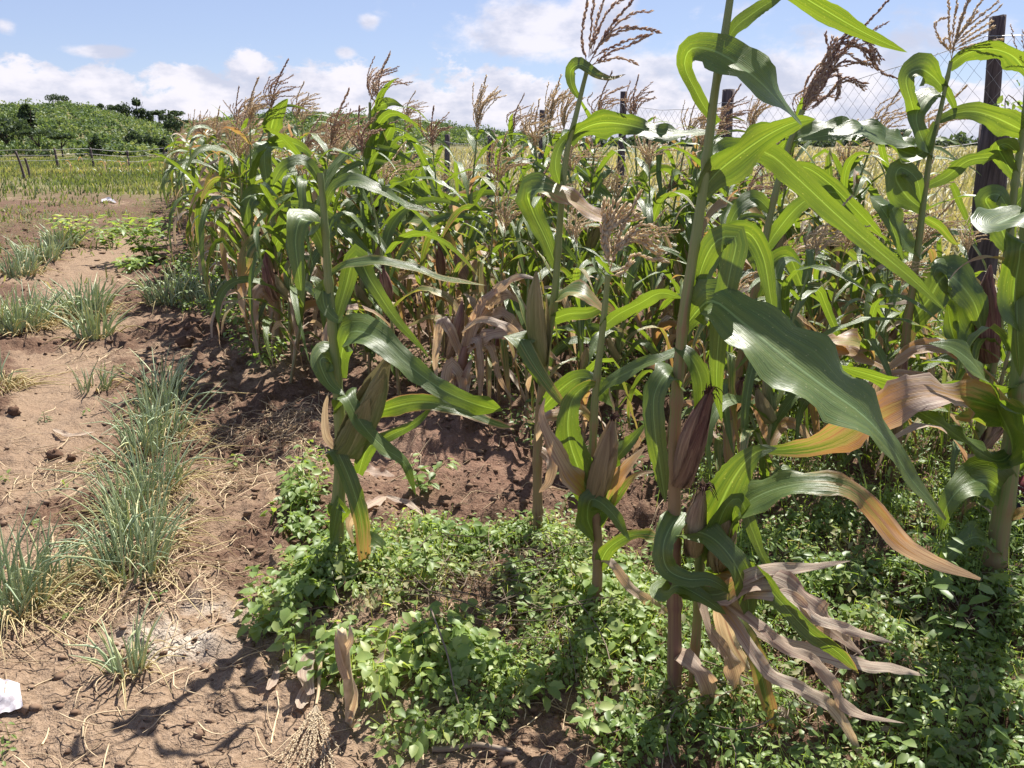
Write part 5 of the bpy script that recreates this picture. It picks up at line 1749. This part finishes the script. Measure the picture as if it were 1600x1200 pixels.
POLY_A = [(395, 960), (490, 880), (640, 840), (860, 835), (960, 890), (1015, 1010), (950, 1085), (850, 1060), (800, 1140), (700, 1195), (600, 1160), (520, 1085), (430, 1055)]
cover('broadleaf_weeds', POLY_A, 900, 8, .13, .042, .62, 'weed', 'bright broad-leaved weeds around the corner plants', 31, (.5, .28), -.02, .05)
cover('small_weeds', POLY_A, 3300, 8, .10, .022, .55, 'weed', 'small-leaved weeds mixed among the broad-leaved ones', 41, (.62, .28), -.06, .05)
POLY_B = [(960, 890), (1110, 860), (1400, 790), (1600, 750), (1800, 900), (1900, 1300), (940, 1300), (920, 1180), (950, 1085), (1015, 1010)]
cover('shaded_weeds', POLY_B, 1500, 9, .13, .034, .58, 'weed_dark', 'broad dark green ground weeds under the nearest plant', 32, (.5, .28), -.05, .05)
cover('creeping_weeds', POLY_B, 4200, 9, .12, .021, .5, 'weed', 'small creeping weeds and grass under the nearest plant', 42, (.5, .28), -.08, .05)
cover('yellowing_weeds', POLY_A + [(1010, 1010), (1400, 800), (1600, 900), (1600, 1300), (940, 1300)], 900, 6, .12, .026, .5, 'grass', 'yellowing leaves of tired weeds among the green ones', 43, (.75, .3), -.06, .06)
cover('fine_weeds', [(1020, 900), (1100, 640), (1180, 560), (1680, 520), (1760, 800), (1700, 960), (1300, 1000), (1100, 1020)], 8500, 10, .26, .024, .34, 'weed', 'feathery fine-leaved weeds between the maize stalks at right', 33, (.38, .22), -.10, .06)
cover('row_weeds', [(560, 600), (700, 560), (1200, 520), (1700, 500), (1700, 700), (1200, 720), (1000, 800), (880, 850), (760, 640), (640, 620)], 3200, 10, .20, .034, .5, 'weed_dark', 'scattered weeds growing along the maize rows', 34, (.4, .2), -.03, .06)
cover('corner_weeds', [(430, 850), (450, 750), (500, 735), (540, 860), (640, 840), (900, 830), (900, 880), (560, 900)], 420, 9, .12, .036, .6, 'weed', 'low weeds at the foot of the corner plant', 35, (.55, .2), -.12, .05)
cover('bean_weeds', [(235, 480), (280, 430), (335, 385), (420, 370), (460, 560), (440, 610), (370, 560), (320, 505)], 1900, 10, .30, .055, .6, 'weed', 'dark bushy weeds at the foot of the outermost maize row', 36, (.35, .2), -.10, .08)
cover('plot_weeds', [(-100, 460), (-100, 330), (260, 312), (300, 330), (270, 420), (150, 380)], 7000, 8, .13, .032, .3, 'grass', 'thin scattered weeds on the far bare plot', 37, (.55, .25), .03, .12)
cover('seedling_weeds', [(-60, 1250), (-60, 560), (250, 540), (420, 700), (420, 900), (380, 1250)], 260, 7, .05, .022, .55, 'weed', 'tiny seedlings dotted over the bare soil', 38, (.5, .2), .05, .03)
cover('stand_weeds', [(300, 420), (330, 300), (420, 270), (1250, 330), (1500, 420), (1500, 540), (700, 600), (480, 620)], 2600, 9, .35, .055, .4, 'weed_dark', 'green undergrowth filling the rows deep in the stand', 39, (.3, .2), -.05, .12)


x, y = scatter(26000, (-16, -1.2), (5.5, 27), lambda x, y: (px_of(x, y) > -60) & (x * ROW_P[0] + y * ROW_P[1] < .5) & (r.random(len(x)) < np.clip(-.02 + 2.6 * fbm(x, y, .7, 3, 55), 0, .9) * np.clip((y - 4) / 8, .1, 1)))
blades('plot_grass', x, y, ground_z(x, y), r.uniform(.05, .20, len(x)), .003 + .0006 * y, M['grass'], 'thin tufts of grass and dry weeds dotted over the bare plot', 'grass', segs=2, lean=.6, tone=np.clip(r.normal(.5, .28, len(x)), 0, 1), droop=.6)


def weed_plant(px, py, h, n, lsize, asp, label, seed, mat='weed', spread=.05, tone=.5):
    """one weed that stands clear of the others: stem, and each leaf a part"""
    q = np.random.default_rng(seed)
    g = gnd(px, py)
    z = gz(*g)
    root = empty('weed_plant', (g[0], g[1], z))
    tag(root, label, 'weed', 'weeds standing clear on the soil')
    lean = q.normal(0, .15, 2) * h
    B = Bag()
    nst = max(1, n // 9)
    tips = []
    for k_ in range(nst):
        a = q.uniform(0, 6.28)
        e = np.array([lean[0] + math.cos(a) * spread * (nst > 1), lean[1] + math.sin(a) * spread * (nst > 1), h * q.uniform(.75, 1)])
        c = spline([np.array([0, 0, -.01]), e * .5 + [0, 0, .1 * h], e], 7)
        v, f, uv = tube(c, np.linspace(.0028, .0012, 7), 5)
        B.add(v, f, uv, .4)
        tips.append(c)
    B.obj('stem', M[mat], root)
    for i in range(n):
        c = tips[i % nst]
        t = q.uniform(.25, 1)
        p = c[min(6, int(t * 6.9))]
        a = i * 2.4 + q.normal(0, .3)
        out = np.array([[math.cos(a), math.sin(a), .15]])
        Nn = nrm_(np.array([[q.normal(.05, .3), q.normal(0, .3), 1.2]]))
        v, f4, f3 = weed_leaves(p[None] + out * spread * .25, Nn, out, np.array([lsize * q.uniform(.7, 1.2)]), np.array([asp]))
        build('leaf', v, [f4, f3], M[mat], root, None, None, {'tone': np.full(8, np.clip(tone + q.normal(0, .15), 0, 1))})
    return root


for i, a in enumerate((
        (478, 800, .16, 40, .05, .6, 'bushy pale green weed left of the corner maize plant', 'weed', .09, .65),
        (660, 775, .17, 36, .05, .62, 'round-leaved weed on the reddish soil right of the corner plant', 'weed', .08, .5),
        (365, 735, .07, 9, .035, .6, 'small bright weed alone on the trodden soil', 'weed', .03, .75),
        (70, 660, .06, 14, .03, .4, 'small grey-green weed on the path', 'grass', .05, .4),
        (112, 388, .45, 150, .12, .45, 'round yellow-green weed far out on the bare plot', 'weed', .25, .8),
        (175, 388, .30, 110, .11, .5, 'low bright weed right of the round yellow-green one', 'weed', .22, .6),
        (238, 412, .60, 240, .13, .5, 'tall leafy bright weed left of the maize stand', 'weed', .3, .55),
        (205, 425, .2, 80, .10, .6, 'pale creeping weed in front of the tall leafy weed', 'weed', .22, .7),
        (1330, 815, .1, 10, .06, .4, 'bright rosette weed in the shade right of the nearest plant', 'weed', .03, .8),
        (850, 1110, .14, 14, .05, .62, 'lone lit weed beside the bare patch at bottom', 'weed', .05, .75),
        (915, 1180, .10, 9, .045, .6, 'small lit weed on the bare patch at the bottom edge', 'weed', .04, .7),
        (1480, 1010, .30, 30, .07, .5, 'tall broad-leaved weed at lower right below the stalk', 'weed_dark', .12, .5),
        (1440, 960, .34, 26, .05, .3, 'slender upright weed left of the right-edge stalk', 'weed', .06, .5),
        (660, 940, .20, 26, .05, .45, 'upright pale weed rising from the bright broad-leaved patch', 'weed', .06, .7))):
    weed_plant(*a[:7], seed=2600 + i, mat=a[7], spread=a[8], tone=a[9])

# climbing vine on the thick post
vr = empty('climbing_vine', tuple(at(1585, 200, 5.9)))
tag(vr, 'thin leafy vine climbing the wire right of the thick post', 'vine')
B = Bag()
q = np.random.default_rng(8)
pp = spline([at(1600, 420, 5.9), at(1590, 300, 5.9), at(1575, 220, 5.9), at(1572, 150, 5.9), at(1600, 170, 5.9), at(1630, 190, 5.9)], 40)
v, f, uv = tube(pp, .004, 4)
B.add(v, f, uv, .4)
B.obj('stem', M['vine'], vr, vr.location)
for i in range(46):
    p = pp[q.integers(0, 40)] + q.normal(0, .05, 3) * [1, .5, 1]
    v, f4, f3 = weed_leaves(p[None], nrm_(q.normal(0, .6, (1, 3)) + [[0, -.6, .8]]), q.normal(0, 1, (1, 3)), np.array([q.uniform(.05, .09)]), np.array([.7]))
    build('leaf', v, [f4, f3], M['weed'], vr, vr.location, None, {'tone': np.full(8, q.uniform(.3, .8))})

# ------------------------------------------------------------------ things lying about
# soil crumbs and clods


def rock(q, n_lat=4, n_lon=6):
    v = [[0, 0, 1]]
    for i in range(1, n_lat):
        a = math.pi * i / n_lat
        for j in range(n_lon):
            b = 2 * math.pi * (j + .5 * (i % 2)) / n_lon
            v.append([math.sin(a) * math.cos(b), math.sin(a) * math.sin(b), math.cos(a)])
    v.append([0, 0, -1])
    v = np.array(v) * q.uniform(.55, 1.3, (len(v), 1)) * np.array([1, q.uniform(.6, 1), q.uniform(.5, .85)])
    f = []
    for j in range(n_lon):
        f.append((0, 1 + j, 1 + (j + 1) % n_lon))
        k_ = len(v) - 1
        f.append((k_, k_ - n_lon + (j + 1) % n_lon, k_ - n_lon + j))
    for i in range(n_lat - 2):
        for j in range(n_lon):
            a, b = 1 + i * n_lon + j, 1 + i * n_lon + (j + 1) % n_lon
            f.append((a, a + n_lon, b))
            f.append((b, a + n_lon, b + n_lon))
    return v, np.array(f)


B = Bag()
q = np.random.default_rng(17)
cand = 0
while cand < 17000:
    y = math.exp(q.uniform(math.log(1.45), math.log(18)))
    x = q.uniform(-.75, .25) * (y * .95 + .4)
    mm = masks(np.array([x]), np.array([y]))
    if q.random() > .12 + .9 * float(np.clip(mm['till'][0], 0, 1)):
        cand += .3
        continue
    s_ = min(.017, .0038 * math.exp(q.normal(0, .7))) * (1 + .13 * y)
    v, f = rock(q, 3, 5)
    B.add(v * s_ * [1.2, 1, .8] + np.array([x, y, gz(x, y) + s_ * .1]), f, None, float(np.clip(q.normal(.75, .22) - .45 * mm['till'][0], 0, 1)))
    cand += 1
tag(B.obj('soil_crumbs', M['clod'], smooth=False), 'loose crumbs and clods of dry soil', 'soil', kind='stuff')
for i, (px, py, s_, lb) in enumerate(((86, 716, .045, 'large dark soil clod on the path beside straw'), (112, 722, .026, 'smaller clod touching the large dark clod'),
                                      (112, 850, .04, 'dark lump of soil left of the dense onion row'), (25, 655, .035, 'flat dark lump of soil on the left of the path'),
                                      (290, 548, .06, 'big clod on the freshly dug heap, left one'), (345, 535, .07, 'big clod on the freshly dug heap, right one'),
                                      (300, 530, .05, 'rounded clod on top of the freshly dug heap'))):
    g = gnd(px, py)
    q = np.random.default_rng(50 + i)
    v, f = rock(q, 7, 10)
    v = v + q.normal(0, .05, v.shape)
    o = build('soil_clod', v * s_, f, M['clod'], attrs={'tone': np.full(len(v), .22)}, smooth=False)
    o.location = (g[0], g[1], gz(*g) + s_ * .45)
    tag(o, lb, 'soil clod', 'clods lying on the bare plot')

# straw litter
B = Bag()
q = np.random.default_rng(19)


def litter(x, y, l, rad, tone, lift=.006):
    a = q.uniform(0, 6.28)
    d = np.array([math.cos(a), math.sin(a)])
    nn = np.array([-d[1], d[0]])
    k_ = q.normal(0, .22) * l
    pts = []
    for t in (-.5, -.15, .2, .5):
        p = np.array([x, y]) + d * t * l + nn * k_ * (1 - 4 * t * t) * .5
        pts.append([p[0], p[1], 0])
    pts = np.array(pts)
    pts[:, 2] = ground_z(pts[:, 0], pts[:, 1]) + lift + q.uniform(0, .012, 4)
    c = spline(pts, 7)
    v, f, uv = tube(c, rad * np.array([.5, 1, 1, 1, .9, .8, .3]), 3)
    B.add(v, f, uv, tone)


for i in range(650):
    y = math.exp(q.uniform(math.log(1.5), math.log(9)))
    x = q.uniform(-.8, .15) * (y * .85 + .3)
    litter(x, y, q.uniform(.03, .16) * (1 + .06 * y), q.uniform(.0008, .002) * (1 + .12 * y), q.uniform(.2, .9))
for (px, py, n_, sp) in ((90, 745, 70, .13), (450, 700, 130, .22), (470, 660, 90, .2), (60, 900, 60, .2), (215, 940, 110, .22), (290, 800, 90, .2), (300, 700, 60, .2), (200, 560, 40, .25), (370, 760, 30, .12), (700, 900, 60, .25), (930, 975, 90, .16), (1130, 1090, 70, .16), (1480, 1060, 60, .2), (1000, 900, 50, .2)):
    g = gnd(px, py)
    for i in range(n_):
        litter(*(g + q.normal(0, sp, 2)), q.uniform(.08, .26), q.uniform(.0009, .0019) * (1 + .1 * g[1]), q.uniform(.35, 1), .012)
tag(B.obj('straw_litter', M['straw']), 'dry straw and withered onion leaves strewn on the soil', 'straw', kind='stuff')

# dead tangled vines in the weeds
B = Bag()
for (px, py, n_, sp) in ((760, 925, 70, .2), (440, 690, 60, .18), (800, 1010, 30, .2), (1130, 1120, 30, .2), (1500, 960, 40, .25)):
    g = gnd(px, py)
    for i in range(n_):
        litter(*(g + q.normal(0, sp, 2) * [1, .5]), q.uniform(.15, .4), q.uniform(.0012, .0024), q.uniform(0, 1), q.uniform(.02, .09))
tag(B.obj('dead_vines', M['vine']), 'tangle of dead grey-brown vine stems among the weeds', 'dead vines', kind='stuff')


def strip_thing(name, pts, w, mat_dry, label, cat, lift=.02, tilt=(20, 20), mat='leaf'):
    """a fallen dry leaf: a real folded blade lying on the ground"""
    W = []
    for p in pts:
        g = gnd(p[0], p[1])
        W.append([g[0], g[1], gz(*g) + (p[2] if len(p) > 2 else lift)])
    W = np.array(W)
    c = spline(W, 20)
    s_ = np.linspace(0, 1, 20)
    N = np.tile(np.array([[.15, -.45, .9]]), (20, 1))
    half = w / 2 * np.linalg.norm(c - [0, 0, CAM_H], axis=1) / F * np.minimum(1, .45 + s_ * 2) * np.clip(1 - s_ ** 4, .03, 1)
    v, f, uv, uu, ss = leaf_arrays(c, N, half, .35, .3, .09, 6, int(px_seed(pts)))
    o = build(name, v, f, M[mat], None, c[0], uv, {'dry': np.full(len(v), mat_dry) - .1 * np.abs(uu), 'tone': np.full(len(v), .5)})
    o.location = c[0]
    return tag(o, label, cat)


for pts, w_, dr, lb in ((((572, 816), (590, 800), (604, 786)), 20, 1.1, 'bleached dry leaf lying on the soil by the corner plant'),
                        (((604, 786), (640, 795), (662, 812)), 12, 1.0, 'curled grey-brown dry leaf lying right of the bleached one'),
                        (((560, 748), (590, 752), (618, 756)), 22, .75, 'yellow-green fallen leaf behind the corner plant'),
                        (((488, 1108, .02), (480, 1082, .05), (492, 1058, .07), (512, 1046, .03)), 24, 1.15, 'white papery husk leaf standing in the weeds at bottom'),
                        (((470, 1122), (478, 1100), (492, 1090)), 22, 1.0, 'pale curled leaf at the foot of the white papery husk'),
                        (((420, 1095), (432, 1070), (434, 1050)), 14, 1.05, 'small pale leaf lying left of the white papery husk'),
                        (((585, 1072, .03), (600, 1062, .05), (612, 1052, .05)), 18, 1.0, 'brown boat-shaped husk among the weeds'),
                        (((960, 950), (968, 932), (972, 920)), 14, 1.1, 'white dry leaf scrap on the sunlit grass'),
                        (((1185, 1125), (1215, 1140), (1240, 1155)), 22, .95, 'brown dry leaf lying below the nearest plant'),
                        (((1420, 1180), (1390, 1150), (1370, 1140)), 16, 1.05, 'pale dry leaf at the bottom right of the nearest plant'),
                        (((85, 680, .02), (112, 688, .02), (150, 682, .02)), 8, 1.1, 'pale dry stem lying across the path')):
    strip_thing('dry_leaf', pts, w_, dr, lb, 'dry leaf')
strip_thing('paper_scrap', ((160, 318, .03), (168, 316, .06), (182, 319, .03)), 8, 1.2, 'white scrap lying on the far bare soil', 'litter', mat='plastic')

# plastic film at the left edge
g0_ = gnd(8, 1096)
nx, ny = 14, 10
u_, v_ = np.meshgrid(np.linspace(-1, 1, nx), np.linspace(-1, 1, ny))
px_ = 2 + u_ * 34 * (1 + .1 * v_) - 6 * v_
py_ = 1100 - v_ * 20 + 8 * np.clip(-u_, -1, 1) * 0 + 6 * u_ * (v_ < 0) * v_ 
gp = np.array([[gnd(a, b) for a, b in zip(ra, rb)] for ra, rb in zip(px_, py_)])
zz_ = ground_z(gp[..., 0], gp[..., 1]) + .012 + .010 * np.abs(fbm(gp[..., 0], gp[..., 1], 30, 3, 4)) * 3
vv_ = np.concatenate([gp, zz_[..., None]], -1).reshape(-1, 3)
ia = np.arange(ny - 1)[:, None] * nx
ja = np.arange(nx - 1)[None]
pf = np.stack([ia + ja, ia + ja + 1, ia + nx + ja + 1, ia + nx + ja], -1).reshape(-1, 4)
o = build('plastic_scrap', vv_, pf, M['plastic'], None, (g0_[0], g0_[1], gz(*g0_)))
o.location = (g0_[0], g0_[1], gz(*g0_))
tag(o, 'crumpled whitish plastic scrap on the soil at the left edge', 'litter')

# fallen tassel and dead stalk stump at the bottom
g = gnd(496, 1125)
ft = empty('fallen_tassel', (g[0], g[1], gz(*g) + .02))
tag(ft, 'fallen straw-coloured tassel spread on the soil at the bottom edge', 'tassel')
q = np.random.default_rng(23)
fo_ = np.array(ft.location)
B = Bag()
c = spline([np.array([*gnd(505, 1060), .10]), np.array([*gnd(500, 1100), .05]), fo_], 12)
v, f, uv = tube(c, np.linspace(.007, .004, 12), 6)
B.add(v, f, uv, .6)
B.obj('stem', M['straw'], ft, fo_)
for i in range(17):
    e = gnd(425 + 110 * (i / 16) + q.normal(0, 5), 1215 + q.normal(0, 8) - 40 * abs(i / 16 - .5))
    mid_ = (fo_[:2] + e) / 2 + q.normal(0, .008, 2)
    br = tassel_branch([fo_, [*mid_, gz(*mid_) + .022], [*e, gz(*e) + .010]], .0088, q, .75, .0012, 230)
    br.obj('tassel_branch', M['tassel_straw'], ft, fo_)

g = gnd(545, 1130)
st_ = empty('maize_stump', (g[0], g[1], gz(*g)))
tag(st_, 'dead pale maize stump standing among the weeds at the bottom', 'dead stalk')
c = spline([np.array([g[0], g[1], gz(*g) - .05]), at(545, 1080, g[1] - .01), at(540, 1030, g[1] - .02), at(533, 985, g[1] - .03)], 30)
v, f, uv = tube(c, .0125 + .0012 * np.sin(np.linspace(0, 16, 30)), 10)
v[-10:, 2] += np.random.default_rng(2).normal(0, .008, 10)
cap = np.array([[290 + i, 290 + (i + 1) % 10, 300] for i in range(10)])
build('stalk', np.vstack([v, c[-1:] - [0, 0, .004]]), [f, cap], M['straw'], st_, np.array(st_.location), None, {'tone': np.clip(np.random.default_rng(3).normal(.7, .2, 301), 0, 1)})
for (aa_, bb_, cc_) in (((545, 1128), (556, 1090), (552, 1060)), ((541, 1060), (528, 1020), (524, 985)), ((538, 1020), (548, 1000), (546, 975))):
    W = np.array([at(aa_[0], aa_[1], g[1] - .03), at(bb_[0], bb_[1], g[1] - .045), at(cc_[0], cc_[1], g[1] - .03)])
    cl_ = spline(W, 12)
    va, fa, ua, uu, ss = leaf_arrays(cl_, np.tile([[0, -.8, .5]], (12, 1)), .011 * np.clip(1 - np.linspace(0, 1, 12) ** 3, .05, 1), .4, .3, .08, 4, int(aa_[0]))
    build('dry_sheath', va, fa, M['leaf'], st_, np.array(st_.location), ua, {'dry': np.full(len(va), 1.1)})


def stick(pts, r0, r1, label, name='stick', mat='vine'):
    W = np.array([[*gnd(p[0], p[1]), 0] for p in pts])
    W[:, 2] = ground_z(W[:, 0], W[:, 1]) + np.array([p[2] if len(p) > 2 else r0 for p in pts])
    c = spline(W, 16)
    v, f, uv = tube(c, np.linspace(r0, r1, 16), 7)
    o = build(name, v, f, M[mat], None, c[0], uv, {'tone': np.full(len(v), .7)})
    o.location = c[0]
    return tag(o, label, 'stick')


stick([(676, 1186), (710, 1188), (745, 1192), (800, 1204)], .008, .006, 'thick brown stick lying at the bottom edge')
stick([(676, 1035, .13), (700, 1085, .10), (712, 1130, .05), (735, 1182, .01)], .0028, .002, 'thin bent twig leaning over the weeds at bottom')
stick([(655, 1160), (660, 1180), (662, 1205)], .003, .002, 'short pale twig left of the thick stick', mat='straw')
stick([(46, 1088), (60, 1075), (90, 1062), (160, 1036)], .0022, .0016, 'long curved straw right of the plastic scrap', mat='straw')
stick([(130, 1158), (135, 1132), (160, 1122), (212, 1114)], .0028, .002, 'bent pale straw in front of the small onion clump', mat='straw')
stick([(66, 1166), (72, 1152), (77, 1140)], .003, .002, 'short pale straw on the cracked soil at lower left', mat='straw')
stick([(424, 1168), (430, 1135), (436, 1110), (433, 1090)], .0028, .002, 'upright bent straw left of the fallen tassel', mat='straw')

# patterned cloth bundle behind the right-hand stalk
cb = at(1606, 884, 2.75)
cb[2] = gz(cb[0], cb[1])
n, sides = 22, 26
s_ = np.linspace(0, 1, n)
prof = np.interp(s_, [0, .08, .3, .6, .82, .93, 1], [.8, 1, 1.04, .98, .8, .45, .25]) * .105
c = np.stack([0.01 * np.sin(s_ * 4), np.zeros(n), s_ * .27], 1)
v, f, uv = tube(c, prof, sides)
ang = np.tile(np.linspace(0, 6.283, sides, endpoint=False), n)
sv = np.repeat(s_, sides)
v[:, :2] *= (1 + .05 * np.sin(ang * 5 + sv * 3) + .06 * sv * np.sin(ang * 9))[:, None]
o = build('cloth_bundle', v, f, M['cloth'], None, None, np.stack([ang / 6.283, sv], 1))
o.location = cb
tag(o, 'maroon and navy cloth bundle with rows of pale dots at the right edge', 'cloth bundle')
print('maize', len(stand), 'objects', len(SC.objects), 'tris', sum(len(mm.polygons) for mm in bpy.data.meshes))
